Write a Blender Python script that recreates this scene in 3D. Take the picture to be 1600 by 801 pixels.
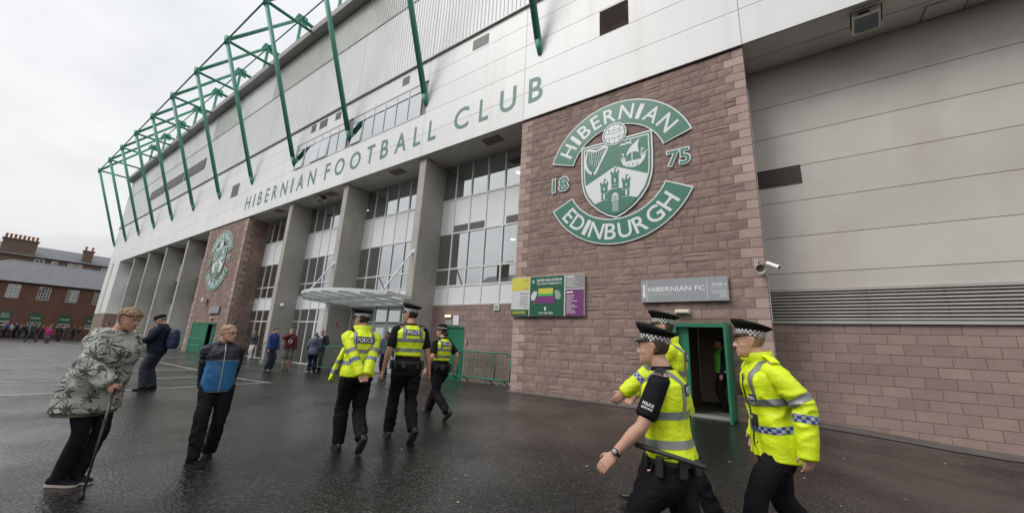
import bpy, bmesh, math, random
import numpy as np
from mathutils import Vector, Matrix, noise
from mathutils.bvhtree import BVHTree
random.seed(7)
for _o in list(bpy.data.objects): bpy.data.objects.remove(_o)
SC = bpy.context.scene
COL = SC.collection
PI = math.pi
# ------------------------------------------------------------------ camera, sky, sun, exposure
cd = bpy.data.cameras.new('camera'); cam = bpy.data.objects.new('camera', cd); COL.objects.link(cam)
cd.sensor_width = 36.0; cd.lens = 13.41; cd.clip_start = 0.05; cd.clip_end = 3000
CAM = Vector((0.0, -9.97, 1.42))
RM = Matrix(((0.82200494, 0.56736589, 0.04902892), (0.09240661, -0.21784035, 0.97160002), (0.56193318, -0.79412942, -0.2314942)))
cam.matrix_world = Matrix.Translation(CAM) @ RM.transposed().to_4x4()
SC.camera = cam
SC.view_settings.view_transform = 'Standard'; SC.view_settings.look = 'None'
SC.view_settings.exposure = 0.2; SC.view_settings.gamma = 1.0; SC.view_settings.use_curve_mapping = False
SC.cycles.use_denoising = True
SC.cycles.max_bounces = 8; SC.cycles.transparent_max_bounces = 12; SC.cycles.caustics_reflective = False; SC.cycles.caustics_refractive = False
SUN_DIR = Vector((-0.5, -0.9, 1.05)).normalized()          # towards the sun
W = bpy.data.worlds.new('World'); SC.world = W; W.use_nodes = True
def build_world():
    nt = W.node_tree; nt.nodes.clear(); N = nt.nodes.new; L = nt.links.new
    out = N('ShaderNodeOutputWorld'); bg = N('ShaderNodeBackground'); L(bg.outputs[0], out.inputs[0])
    sky = N('ShaderNodeTexSky'); sky.sky_type = 'NISHITA'; sky.sun_disc = False
    sky.sun_elevation = math.asin(SUN_DIR.z); sky.sun_rotation = math.atan2(SUN_DIR.x, SUN_DIR.y)
    sky.air_density = 1.0; sky.dust_density = 3.0
    dim = N('ShaderNodeVectorMath'); dim.operation = 'SCALE'; dim.inputs[3].default_value = 0.08; L(sky.outputs[0], dim.inputs[0])
    tc = N('ShaderNodeTexCoord'); sep = N('ShaderNodeSeparateXYZ'); L(tc.outputs['Generated'], sep.inputs[0])
    # flat cloud layer: project the direction onto a plane overhead
    mx = N('ShaderNodeMath'); mx.operation = 'MAXIMUM'; mx.inputs[1].default_value = 0.0; L(sep.outputs['Z'], mx.inputs[0])
    ad = N('ShaderNodeMath'); ad.operation = 'ADD'; ad.inputs[1].default_value = 0.22; L(mx.outputs[0], ad.inputs[0])
    dv = N('ShaderNodeVectorMath'); dv.operation = 'DIVIDE'; L(tc.outputs['Generated'], dv.inputs[0])
    cb = N('ShaderNodeCombineXYZ'); L(ad.outputs[0], cb.inputs[0]); L(ad.outputs[0], cb.inputs[1]); L(ad.outputs[0], cb.inputs[2]); L(cb.outputs[0], dv.inputs[1])
    nz = N('ShaderNodeTexNoise'); nz.inputs['Scale'].default_value = 1.1; nz.inputs['Detail'].default_value = 6; nz.inputs['Roughness'].default_value = 0.5; nz.inputs['Distortion'].default_value = 0.3
    L(dv.outputs[0], nz.inputs['Vector'])
    rp = N('ShaderNodeValToRGB'); L(nz.outputs[0], rp.inputs[0])
    rp.color_ramp.elements[0].position = 0.34; rp.color_ramp.elements[0].color = (0.72, 0.735, 0.76, 1)
    rp.color_ramp.elements[1].position = 0.60; rp.color_ramp.elements[1].color = (0.97, 0.972, 0.975, 1)
    ml = N('ShaderNodeMath'); ml.operation = 'MULTIPLY_ADD'; ml.inputs[1].default_value = 0.62; ml.inputs[2].default_value = 0.72; L(mx.outputs[0], ml.inputs[0])
    sc = N('ShaderNodeVectorMath'); sc.operation = 'SCALE'; L(rp.outputs[0], sc.inputs[0]); L(ml.outputs[0], sc.inputs[3])
    mix = N('ShaderNodeMixRGB'); mix.inputs[0].default_value = 0.92; L(dim.outputs[0], mix.inputs[1]); L(sc.outputs[0], mix.inputs[2])
    L(mix.outputs[0], bg.inputs[0]); bg.inputs[1].default_value = 1.0
build_world()
sl = bpy.data.lights.new('sun', 'SUN'); sl.energy = 1.5; sl.angle = math.radians(24); sl.color = (1.0, 0.985, 0.96)
sun = bpy.data.objects.new('sun', sl); COL.objects.link(sun); sun.location = SUN_DIR * 60
sun.rotation_euler = SUN_DIR.to_track_quat('Z', 'Y').to_euler()

# ------------------------------------------------------------------ helpers
def ss(a, b, x):
    t = max(0.0, min(1.0, (x - a) / (b - a))); return t * t * (3 - 2 * t)
def G(x, y):                                                   # height of the ground
    return (0.13 * ss(-7.5, -4.5, y) * ss(-16, -9, x) * (1 - ss(-0.6, 3.0, x)) - 0.36 * ss(-32, -70, x)
            - 0.24 * ss(-4, -1.2, x) * (1 - ss(-7.2, -4.5, y)) - 0.07 * ss(1, 4, x))
class MB:
    def __init__(s): s.v = []; s.f = []; s.uv = None
    def add(s, vs, fs):
        o = len(s.v); s.v += [tuple(p) for p in vs]; s.f += [tuple(i + o for i in q) for q in fs]; return s
    def box(s, x0, x1, y0, y1, z0, z1):
        return s.add([(x0, y0, z0), (x1, y0, z0), (x1, y1, z0), (x0, y1, z0), (x0, y0, z1), (x1, y0, z1), (x1, y1, z1), (x0, y1, z1)],
                     [(0, 3, 2, 1), (4, 5, 6, 7), (0, 1, 5, 4), (1, 2, 6, 5), (2, 3, 7, 6), (3, 0, 4, 7)])
    def bbox(s, x0, x1, y0, y1, z0, z1, b=0.006):
        # box with chamfered front (low y) edges
        v = [(x0, y0 + b, z0), (x1, y0 + b, z0), (x1, y0 + b, z1), (x0, y0 + b, z1), (x0 + b, y0, z0 + b), (x1 - b, y0, z0 + b), (x1 - b, y0, z1 - b), (x0 + b, y0, z1 - b),
             (x0, y1, z0), (x1, y1, z0), (x1, y1, z1), (x0, y1, z1)]
        return s.add(v, [(4, 5, 6, 7), (0, 1, 5, 4), (1, 2, 6, 5), (2, 3, 7, 6), (3, 0, 4, 7), (0, 8, 9, 1), (1, 9, 10, 2), (2, 10, 11, 3), (3, 11, 8, 0), (8, 11, 10, 9)])
    def tube(s, p0, p1, r0, r1=None, n=10, caps=True):
        r1 = r0 if r1 is None else r1; p0 = Vector(p0); p1 = Vector(p1); d = (p1 - p0).normalized()
        u = d.orthogonal().normalized(); w = d.cross(u)
        vs = []
        for p, r in ((p0, r0), (p1, r1)):
            for i in range(n):
                a = 2 * PI * i / n; vs.append(p + (u * math.cos(a) + w * math.sin(a)) * r)
        fs = [(i, (i + 1) % n, n + (i + 1) % n, n + i) for i in range(n)]
        if caps: fs += [tuple(range(n - 1, -1, -1)), tuple(range(n, 2 * n))]
        return s.add(vs, fs)
    def bar(s, p0, p1, w, h, up=(0, 0, 1)):
        p0 = Vector(p0); p1 = Vector(p1); d = (p1 - p0).normalized(); u = d.cross(Vector(up)).normalized(); t = u.cross(d)
        vs = []
        for p in (p0, p1):
            for a, b in ((-1, -1), (1, -1), (1, 1), (-1, 1)): vs.append(p + u * (a * w / 2) + t * (b * h / 2))
        return s.add(vs, [(0, 1, 5, 4), (1, 2, 6, 5), (2, 3, 7, 6), (3, 0, 4, 7), (3, 2, 1, 0), (4, 5, 6, 7)])
    def path(s, pts, r, n=8):
        for a, b in zip(pts, pts[1:]): s.tube(a, b, r, r, n)
        return s
    def rings(s, rs, close=True, cap=True):
        n = len(rs[0]); vs = [p for r in rs for p in r]; fs = []
        for k in range(len(rs) - 1):
            for i in range(n if close else n - 1):
                j = (i + 1) % n; fs.append((k * n + i, k * n + j, (k + 1) * n + j, (k + 1) * n + i))
        if cap: fs += [tuple(range(n - 1, -1, -1)), tuple(range((len(rs) - 1) * n, len(rs) * n))]
        return s.add(vs, fs)
    def prism(s, poly, y0, y1):                                  # polygon in xz, extruded along y (front = y0)
        n = len(poly); vs = [(x, y0, z) for x, z in poly] + [(x, y1, z) for x, z in poly]
        return s.add(vs, [tuple(range(n)), tuple(range(2 * n - 1, n - 1, -1))] + [(i, n + i, n + (i + 1) % n, (i + 1) % n) for i in range(n)])
    def lathe(s, prof, c=(0, 0, 0), n=20):
        rs = [[(c[0] + r * math.cos(2 * PI * i / n), c[1] + r * math.sin(2 * PI * i / n), c[2] + z) for i in range(n)] for r, z in prof]
        return s.rings(rs)
    def ball(s, c, rx, ry=None, rz=None, n=12, m=8):
        ry = rx if ry is None else ry; rz = rx if rz is None else rz
        rs = []
        for k in range(1, m):
            t = PI * k / m; rs.append([(c[0] + rx * math.sin(t) * math.cos(2 * PI * i / n), c[1] + ry * math.sin(t) * math.sin(2 * PI * i / n), c[2] - rz * math.cos(t)) for i in range(n)])
        return s.rings(rs)
    def build(s, name, mat, parent=None, smooth=False):
        return mesh_obj(name, s.v, s.f, mat, parent, smooth)
def link(name, me, parent=None):
    o = bpy.data.objects.new(name, me); COL.objects.link(o)
    if parent is not None:
        o.parent = parent
        if parent.get('_root'): o.matrix_parent_inverse = Matrix.Translation(-parent.location)
    return o
def mesh_data(name, v, f, mat, smooth=False):
    me = bpy.data.meshes.new(name); me.from_pydata([tuple(p) for p in v], [], f); me.validate(); me.update()
    if mat is not None: me.materials.append(mat)
    if smooth: me.shade_smooth()
    return me
def mesh_obj(name, v, f, mat, parent=None, smooth=False):
    return link(name, mesh_data(name, v, f, mat, smooth), parent)
def thing(name, label, cat, loc=(0, 0, 0), group=None):
    o = bpy.data.objects.new(name, None); COL.objects.link(o); o.location = loc; o.empty_display_size = 0.2
    o['label'] = label; o['category'] = cat; o['_root'] = 1
    if group: o['group'] = group
    return o
def tag(o, label, cat, group=None):
    o['label'] = label; o['category'] = cat
    if group: o['group'] = group
    return o
def structure(o): o['kind'] = 'structure'; return o
_tc = {}
def text_geo(s, extrude=0.0, offset=0.0, space=1.0):
    key = (s, extrude, offset, space)
    if key in _tc: return _tc[key]
    c = bpy.data.curves.new('t', 'FONT'); c.body = s; c.extrude = extrude; c.offset = offset; c.space_character = space; c.resolution_u = 3
    o = bpy.data.objects.new('t', c); COL.objects.link(o)
    dg = bpy.context.evaluated_depsgraph_get(); dg.update(); me = bpy.data.meshes.new_from_object(o.evaluated_get(dg))
    v = [tuple(p.co) for p in me.vertices]; f = [tuple(p.vertices) for p in me.polygons]
    bpy.data.objects.remove(o); bpy.data.meshes.remove(me); bpy.data.curves.remove(c)
    _tc[key] = (v, f); return v, f
def put_text(s, x0, x1, z0, z1, y, mat, name='lettering', parent=None, depth=0.006, bold=0.0):
    """flat letters standing in the xz plane, front towards -y, stretched into the given rectangle"""
    v, f = text_geo(s, 0.0, bold)
    if not v: return None
    xs = [p[0] for p in v]; ys = [p[1] for p in v]; a, b, c, d = min(xs), max(xs), min(ys), max(ys)
    vv = [(x0 + (p[0] - a) / (b - a) * (x1 - x0), y, z0 + (p[1] - c) / max(1e-6, d - c) * (z1 - z0)) for p in v]
    return mesh_obj(name, vv, f, mat, parent)

# ------------------------------------------------------------------ materials
def new_mat(name):
    m = bpy.data.materials.new(name); m.use_nodes = True; nt = m.node_tree; return m, nt, nt.nodes['Principled BSDF']
def M(name, col, rough=0.6, var=0.12, scale=4.0, bump=0.0, bscale=60.0, bdist=0.01, metal=0.0, isl=0.0, hue=None, stretch=(1, 1, 1), spec=0.5, stain=0.0, stain_col=(0.1, 0.07, 0.05), stain_scale=0.6, stain_stretch=(1, 1, 0.25), coat=0.0, fine=0.0, rvar=0.0, sss=0.0, lo=0.42, hi=0.72):
    m, nt, b = new_mat(name); N = nt.nodes.new; L = nt.links.new
    geo = N('ShaderNodeNewGeometry')
    def noise_node(sc, st=(1, 1, 1), det=4, rough_=0.55):
        mp = N('ShaderNodeVectorMath'); mp.operation = 'MULTIPLY'; mp.inputs[1].default_value = st; L(geo.outputs['Position'], mp.inputs[0])
        n = N('ShaderNodeTexNoise'); n.inputs['Scale'].default_value = sc; n.inputs['Detail'].default_value = det; n.inputs['Roughness'].default_value = rough_
        L(mp.outputs[0], n.inputs['Vector']); return n.outputs[0]
    def mapr(sock, a, c_, lo_=0.0, hi_=1.0):
        r = N('ShaderNodeMapRange'); r.inputs[1].default_value = lo_; r.inputs[2].default_value = hi_; r.inputs[3].default_value = a; r.inputs[4].default_value = c_; L(sock, r.inputs[0]); return r.outputs[0]
    def math_(op, a, b_):
        n = N('ShaderNodeMath'); n.operation = op
        for i, q in enumerate((a, b_)):
            if isinstance(q, (int, float)): n.inputs[i].default_value = q
            else: L(q, n.inputs[i])
        return n.outputs[0]
    fac = mapr(noise_node(scale, stretch), 1 - var, 1 + var, 0.25, 0.75)
    if fine: fac = math_('MULTIPLY', fac, mapr(noise_node(scale * 22, stretch, 2), 1 - fine, 1 + fine, 0.25, 0.75))
    if isl:
        oi = N('ShaderNodeObjectInfo'); s_ = math_('FRACT', math_('ADD', geo.outputs['Random Per Island'], oi.outputs['Random']), 0)
        fac = math_('MULTIPLY', fac, mapr(s_, 1 - isl, 1 + isl))
    cc = N('ShaderNodeRGB'); cc.outputs[0].default_value = (*col, 1); colsock = cc.outputs[0]
    if hue is not None:
        mixh = N('ShaderNodeMixRGB'); mixh.inputs[2].default_value = (*hue, 1); L(colsock, mixh.inputs[1])
        if isl:
            oi2 = N('ShaderNodeObjectInfo'); s2 = math_('FRACT', math_('MULTIPLY', math_('ADD', geo.outputs['Random Per Island'], oi2.outputs['Random']), 7.31), 0); L(s2, mixh.inputs[0])
        else: L(mapr(noise_node(scale * 0.6, stretch), 0, 1, lo, hi), mixh.inputs[0])
        colsock = mixh.outputs[0]
    if stain:
        mixs = N('ShaderNodeMixRGB'); mixs.inputs[2].default_value = (*stain_col, 1); L(colsock, mixs.inputs[1])
        L(mapr(noise_node(stain_scale, stain_stretch, 6), 0, stain, 0.48, 0.75), mixs.inputs[0]); colsock = mixs.outputs[0]
    vm = N('ShaderNodeVectorMath'); vm.operation = 'SCALE'; L(colsock, vm.inputs[0]); L(fac, vm.inputs[3])
    L(vm.outputs[0], b.inputs['Base Color'])
    b.inputs['Roughness'].default_value = rough; b.inputs['Metallic'].default_value = metal; b.inputs['Specular IOR Level'].default_value = spec
    if rvar: L(mapr(noise_node(scale * 1.7), max(0.02, rough - rvar), rough + rvar, 0.3, 0.7), b.inputs['Roughness'])
    if coat: b.inputs['Coat Weight'].default_value = coat; b.inputs['Coat Roughness'].default_value = 0.15
    if sss: b.inputs['Subsurface Weight'].default_value = sss; b.inputs['Subsurface Radius'].default_value = (0.012, 0.005, 0.003); b.inputs['Subsurface Scale'].default_value = 1.0
    if bump:
        bp = N('ShaderNodeBump'); bp.inputs['Strength'].default_value = bump; bp.inputs['Distance'].default_value = bdist
        L(noise_node(bscale, stretch, 5), bp.inputs['Height']); L(bp.outputs[0], b.inputs['Normal'])
    return m
def M_glass(name, tint=(0.38, 0.44, 0.42), boost=0.5, rough=0.01):
    m, nt, b = new_mat(name); N = nt.nodes.new; L = nt.links.new; out = nt.nodes['Material Output']; nt.nodes.remove(b)
    t = N('ShaderNodeBsdfTransparent'); t.inputs[0].default_value = (*tint, 1); g = N('ShaderNodeBsdfGlossy'); g.inputs['Roughness'].default_value = rough; g.inputs[0].default_value = (0.92, 0.96, 0.97, 1)
    fr = N('ShaderNodeFresnel'); fr.inputs[0].default_value = 1.52; ad = N('ShaderNodeMath'); ad.inputs[1].default_value = boost; ad.use_clamp = True; L(fr.outputs[0], ad.inputs[0])
    mx = N('ShaderNodeMixShader'); L(ad.outputs[0], mx.inputs[0]); L(t.outputs[0], mx.inputs[1]); L(g.outputs[0], mx.inputs[2]); L(mx.outputs[0], out.inputs[0]); return m
def M_frost(name):
    m, nt, b = new_mat(name); N = nt.nodes.new; L = nt.links.new; out = nt.nodes['Material Output']; nt.nodes.remove(b)
    t = N('ShaderNodeBsdfTransparent'); t.inputs[0].default_value = (.8, .84, .83, 1); d = N('ShaderNodeBsdfTranslucent'); d.inputs[0].default_value = (.8, .84, .82, 1); mx = N('ShaderNodeMixShader'); mx.inputs[0].default_value = .6; L(t.outputs[0], mx.inputs[1]); L(d.outputs[0], mx.inputs[2])
    g = N('ShaderNodeBsdfGlossy'); g.inputs['Roughness'].default_value = .15; m2 = N('ShaderNodeMixShader'); m2.inputs[0].default_value = .06; L(mx.outputs[0], m2.inputs[1]); L(g.outputs[0], m2.inputs[2]); L(m2.outputs[0], out.inputs[0]); return m
def M_emit(name, col, st):
    m, nt, b = new_mat(name); b.inputs['Base Color'].default_value = (*col, 1); b.inputs['Emission Color'].default_value = (*col, 1); b.inputs['Emission Strength'].default_value = st; return m
def M_tarmac():
    m, nt, b = new_mat('wet_tarmac'); N = nt.nodes.new; L = nt.links.new
    geo = N('ShaderNodeNewGeometry')
    def nz(sc, det=4, r=0.55, st=(1, 1, 1)):
        mp = N('ShaderNodeVectorMath'); mp.operation = 'MULTIPLY'; mp.inputs[1].default_value = st; L(geo.outputs['Position'], mp.inputs[0])
        n = N('ShaderNodeTexNoise'); n.inputs['Scale'].default_value = sc; n.inputs['Detail'].default_value = det; n.inputs['Roughness'].default_value = r; L(mp.outputs[0], n.inputs['Vector']); return n.outputs[0]
    def mr(s, a, c, lo, hi):
        r = N('ShaderNodeMapRange'); r.inputs[1].default_value = lo; r.inputs[2].default_value = hi; r.inputs[3].default_value = a; r.inputs[4].default_value = c; L(s, r.inputs[0]); return r.outputs[0]
    vo = N('ShaderNodeTexVoronoi'); vo.inputs['Scale'].default_value = 50; L(geo.outputs['Position'], vo.inputs['Vector'])   # stone chippings
    base = N('ShaderNodeValToRGB'); L(vo.outputs['Color'], base.inputs[0])
    e = base.color_ramp.elements; e[0].position = 0.0; e[0].color = (0.007, 0.0067, 0.0065, 1); e[1].position = 1.0; e[1].color = (0.085, 0.08, 0.075, 1)
    k = e.new(0.62); k.color = (0.0135, 0.0125, 0.012, 1)
    big = mr(nz(0.35, 5), 0.55, 1.1, 0.3, 0.7)
    sc = N('ShaderNodeVectorMath'); sc.operation = 'SCALE'; L(base.outputs[0], sc.inputs[0]); L(big, sc.inputs[3]); L(sc.outputs[0], b.inputs['Base Color'])
    wet = nz(0.55, 5, 0.6)
    L(mr(wet, 0.20, 0.42, 0.40, 0.70), b.inputs['Roughness'])
    b.inputs['Specular IOR Level'].default_value = 0.12
    bp = N('ShaderNodeBump'); bp.inputs['Distance'].default_value = 0.006; L(vo.outputs['Distance'], bp.inputs['Height']); L(mr(wet, 0.15, 0.7, 0.38, 0.68), bp.inputs['Strength'])
    bp2 = N('ShaderNodeBump'); bp2.inputs['Distance'].default_value = 0.02; bp2.inputs['Strength'].default_value = 0.11; L(nz(9, 4, 0.6), bp2.inputs['Height']); L(bp.outputs[0], bp2.inputs['Normal']); L(bp2.outputs[0], b.inputs['Normal'])
    # water film lying over the chippings
    L(mr(wet, 1.0, 0.35, 0.42, 0.72), b.inputs['Coat Weight']); b.inputs['Coat IOR'].default_value = 1.48; b.inputs['Coat Roughness'].default_value = 0.28
    v2 = N('ShaderNodeTexVoronoi'); v2.inputs['Scale'].default_value = 32; L(geo.outputs['Position'], v2.inputs['Vector'])
    hsum = N('ShaderNodeMath'); hsum.operation = 'MULTIPLY_ADD'; hsum.inputs[1].default_value = 0.9; L(nz(16, 4, 0.7), hsum.inputs[0]); L(v2.outputs['Distance'], hsum.inputs[2])
    bp3 = N('ShaderNodeBump'); bp3.inputs['Distance'].default_value = 0.012; bp3.inputs['Strength'].default_value = 0.55; L(hsum.outputs[0], bp3.inputs['Height']); L(bp3.outputs[0], b.inputs['Coat Normal'])
    return m
tarmac = M_tarmac()
STONE = M('rock_faced_stone', (0.285, 0.195, 0.166), 0.85, 0.18, 3.0, 0.5, 28, 0.013, isl=0.11, hue=(0.255, 0.182, 0.154), stain=0.35, stain_col=(0.10, 0.072, 0.06), stain_scale=0.9, stain_stretch=(1, 1, 0.6), fine=0.12)
QUOIN = M('smooth_quoin_stone', (0.45, 0.335, 0.295), 0.8, 0.12, 3.0, 0.25, 60, 0.006, isl=0.14, hue=(0.34, 0.245, 0.215), stain=0.25, stain_col=(0.15, 0.10, 0.085))
BLOCK = M('pink_block', (0.30, 0.218, 0.188), 0.85, 0.10, 2.5, 0.35, 130, 0.004, isl=0.09, hue=(0.26, 0.185, 0.165), fine=0.10)
MORTAR = M('mortar', (0.20, 0.145, 0.12), 0.9, 0.15, 6, 0.5, 80)
WHITE = M('white_cladding', (0.80, 0.80, 0.79), 0.42, 0.035, 0.5, isl=0.03, stain=0.28, stain_col=(0.56, 0.54, 0.49), stain_scale=2.0, stain_stretch=(1, 1, 0.07))
GREYCLAD = M('grey_cladding', (0.515, 0.49, 0.445), 0.55, 0.07, 0.9, isl=0.04, stain=0.45, stain_col=(0.37, 0.31, 0.25), stain_scale=0.9, stain_stretch=(0.8, 1, 0.45))
SOFFIT = M('soffit_board', (0.84, 0.82, 0.78), 0.6, 0.06, 1.0, stain=0.25, stain_col=(0.45, 0.39, 0.32), stain_scale=0.8, stain_stretch=(1, 1, 1))
CONC = M('concrete', (0.42, 0.40, 0.365), 0.85, 0.12, 1.4, 0.3, 40, 0.006, stain=0.45, stain_col=(0.23, 0.215, 0.19), stain_scale=1.1, stain_stretch=(1, 1, 0.35), fine=0.06)
CONCD = M('kerb_concrete', (0.11, 0.105, 0.098), 0.5, 0.2, 3, 0.5, 60, 0.006, rvar=0.2, stain=0.4, stain_col=(0.05, 0.048, 0.04), stain_stretch=(1, 1, 1))
GREEN = M('green_paint', (0.06, 0.27, 0.19), 0.5, 0.06, 2, rvar=0.08)
DGREEN = M('green_door_paint', (0.012, 0.16, 0.085), 0.4, 0.08, 3, stain=0.2, stain_col=(0.05, 0.09, 0.06))
EGREEN = M('emblem_green', (0.036, 0.175, 0.112), 0.35, 0.03, 1)
LETTER = M('letter_grey_green', (0.105, 0.22, 0.19), 0.5, 0.05, 1)
EWHITE = M('emblem_white', (0.72, 0.73, 0.74), 0.35, 0.03, 1)
FRAME = M('white_frame', (0.66, 0.665, 0.66), 0.4, 0.04, 2)
PANEL = M('white_spandrel', (0.74, 0.75, 0.76), 0.35, 0.04, 1, isl=0.03)
GLASS = M_glass('window_glass')
GLASSB = M_glass('blue_window_glass', (0.35, 0.45, 0.5), 0.55, 0.03)
CGLASS = M_frost('canopy_glass')
SEAM = M('panel_backing', (0.22, 0.215, 0.205), 0.7)
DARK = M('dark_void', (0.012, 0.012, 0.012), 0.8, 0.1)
GRILLE = M('dark_grille', (0.10, 0.09, 0.088), 0.5, 0.1)
BROWNG = M('brown_louvre', (0.22, 0.18, 0.155), 0.5, 0.1)
STEEL = M('dull_steel', (0.36, 0.355, 0.34), 0.45, 0.08, 3, metal=0.2)
LOUVRE = M('louvre_slat', (0.40, 0.38, 0.35), 0.5, 0.08, 2, stain=0.2)
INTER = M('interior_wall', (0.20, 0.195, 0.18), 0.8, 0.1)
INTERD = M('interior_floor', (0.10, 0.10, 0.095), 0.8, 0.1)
LINE = M('worn_white_paint', (0.46, 0.46, 0.44), 0.4, 0.25, 6, stain=0.75, stain_col=(0.04, 0.04, 0.038), stain_scale=9, stain_stretch=(1, 1, 1))
CORR = M('ribbed_white_sheet', (0.80, 0.805, 0.80), 0.45, 0.04, 0.6, stain=0.1, stain_col=(0.5, 0.5, 0.46), stain_stretch=(1, 1, 0.1))
POLY = M('ribbed_translucent_sheet', (0.56, 0.57, 0.53), 0.3, 0.08, 0.5)
LAMPW = M_emit('lamp_warm', (1.0, 0.83, 0.55), 1.1)
LAMPC = M_emit('lamp_ceiling', (1.0, 0.93, 0.8), 6.0)
OFFW = M('off_white_plastic', (0.60, 0.56, 0.46), 0.4, 0.08, 4)
BLACKP = M('black_plastic', (0.018, 0.018, 0.019), 0.45, 0.1)
# ------------------------------------------------------------------ ground
def build_ground():
    xs = [-600, -300, -180, -120] + [-100 + 2.5 * i for i in range(27)] + [-32 + 1.0 * i for i in range(17)] + [-15 + 0.5 * i for i in range(43)] + [8, 12, 20, 40, 90, 200, 500]
    ys = [-500, -250, -120, -60, -35, -22] + [-16 + 0.5 * i for i in range(36)] + [4, 8, 16, 40, 100, 250, 500]
    v = [(x, y, G(x, y) - 0.004) for y in ys for x in xs]; n = len(xs)
    f = [(j * n + i, j * n + i + 1, (j + 1) * n + i + 1, (j + 1) * n + i) for j in range(len(ys) - 1) for i in range(n - 1)]
    g = structure(mesh_obj('ground', v, f, tarmac, smooth=True))
    def line(x0, y0, x1, y1, w=0.1):
        d = Vector((x1 - x0, y1 - y0, 0)); L = d.length; d /= L; p = Vector((-d.y, d.x, 0)) * (w / 2); n = max(2, int(L / 0.6)); vs = []; fs = []
        for i in range(n + 1):
            c = Vector((x0, y0, 0)) + d * (L * i / n)
            for s_ in (-1, 1):
                q = c + p * s_; vs.append((q.x, q.y, G(q.x, q.y) + 0.004))
        fs = [(2 * i, 2 * i + 2, 2 * i + 3, 2 * i + 1) for i in range(n)]
        mesh_obj('painted_line', vs, fs, LINE, g)
    line(-12.45, -4.31, -62, -4.31)
    for k in range(7): line(-12.6 - 2.98 * k - (0.4 if k == 0 else 0), -12.5, -12.52 - 2.98 * k, -4.40)
    for x0, y0, w, l, a in ((-9.0, -2.2, 2.6, .9, .05), (-20, -7, 3, 1.2, .1)):
        vs = []; n = 6
        for j in range(n + 1):
            for i in range(n + 1):
                u, v_ = (i / n - .5) * w, (j / n - .5) * l; x = x0 + u * math.cos(a) - v_ * math.sin(a); y = y0 + u * math.sin(a) + v_ * math.cos(a); vs.append((x, y, G(x, y) + .002))
        mesh_obj('tarmac_patch', vs, [(j * (n + 1) + i, j * (n + 1) + i + 1, (j + 1) * (n + 1) + i + 1, (j + 1) * (n + 1) + i) for j in range(n) for i in range(n)], PATCH, g)
    m = MB()                                                     # joint in the surfacing along the recessed wall
    for i in range(18):
        x0 = -.6 + .5 * i; x1 = x0 + .5; q = lambda x: .42 - .03 * x + .015 * math.sin(x * 3)
        m.add([(x0, q(x0), G(x0, .4) + .005), (x1, q(x1), G(x1, .4) + .005), (x1, q(x1) + .03, G(x1, .4) + .005), (x0, q(x0) + .03, G(x0, .4) + .005)], [(0, 1, 2, 3)])
    m.build('surfacing_joint', CONCD, g)
    r = random.Random(11); m = MB()
    for i in range(80):
        x = r.uniform(-9, 4); y = r.uniform(-9, .6)
        if r.random() < .5: x = r.uniform(-3, 3.5); y = r.uniform(-6.5, .4)
        z = G(x, y) + .004; a = r.uniform(0, 6.3); L = r.uniform(.006, .018); w = r.uniform(.004, .008); c, q = math.cos(a), math.sin(a)
        m.add([(x + c * u * L - q * v_ * w, y + q * u * L + c * v_ * w, z + h) for h in (0, .005) for u, v_ in ((-1, -1), (1, -1), (1, 1), (-1, 1))], [(4, 5, 6, 7), (0, 1, 5, 4), (1, 2, 6, 5), (2, 3, 7, 6), (3, 0, 4, 7)])
    o = m.build('litter', M('pale_litter', (.30, .285, .25), .7, .5, 9, isl=.5)); o['kind'] = 'stuff'; o['label'] = 'small pale scraps scattered over the wet tarmac'; o['category'] = 'litter'
    return g
def M_patch():
    m = tarmac.copy(); m.name = 'tarmac_patch'
    for n in m.node_tree.nodes:
        if n.type == 'VALTORGB':
            for e in n.color_ramp.elements: c = e.color; e.color = (c[0] * .72, c[1] * .72, c[2] * .74, 1)
    return m
PATCH = M_patch()
ground = build_ground()
def build_kerb():
    m = MB()
    for i in range(16):
        x0 = -0.145 + 0.52 * i; x1 = x0 + 0.52
        a, b = G(x0, 1.0), G(x1, 1.0)
        m.add([(x0, 0.86, a + 0.006), (x1, 0.86, b + 0.006), (x1, 1.335, b + 0.06), (x0, 1.335, a + 0.06)], [(0, 1, 2, 3)])
    structure(m.build('kerb', CONCD))
    m = MB()
    for i in range(13):
        x0 = -6.95 + 0.523 * i; x1 = x0 + 0.523
        if x1 > -2.2 and x0 < -0.9: continue
        a, b = G(x0, -.1), G(x1, -.1)
        m.add([(x0, -0.16, a + 0.004), (x1, -0.16, b + 0.004), (x1, 0.07, b + 0.04), (x0, 0.07, a + 0.04)], [(0, 1, 2, 3)])
    structure(m.build('pavement_edge', CONCD))
build_kerb()
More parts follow.
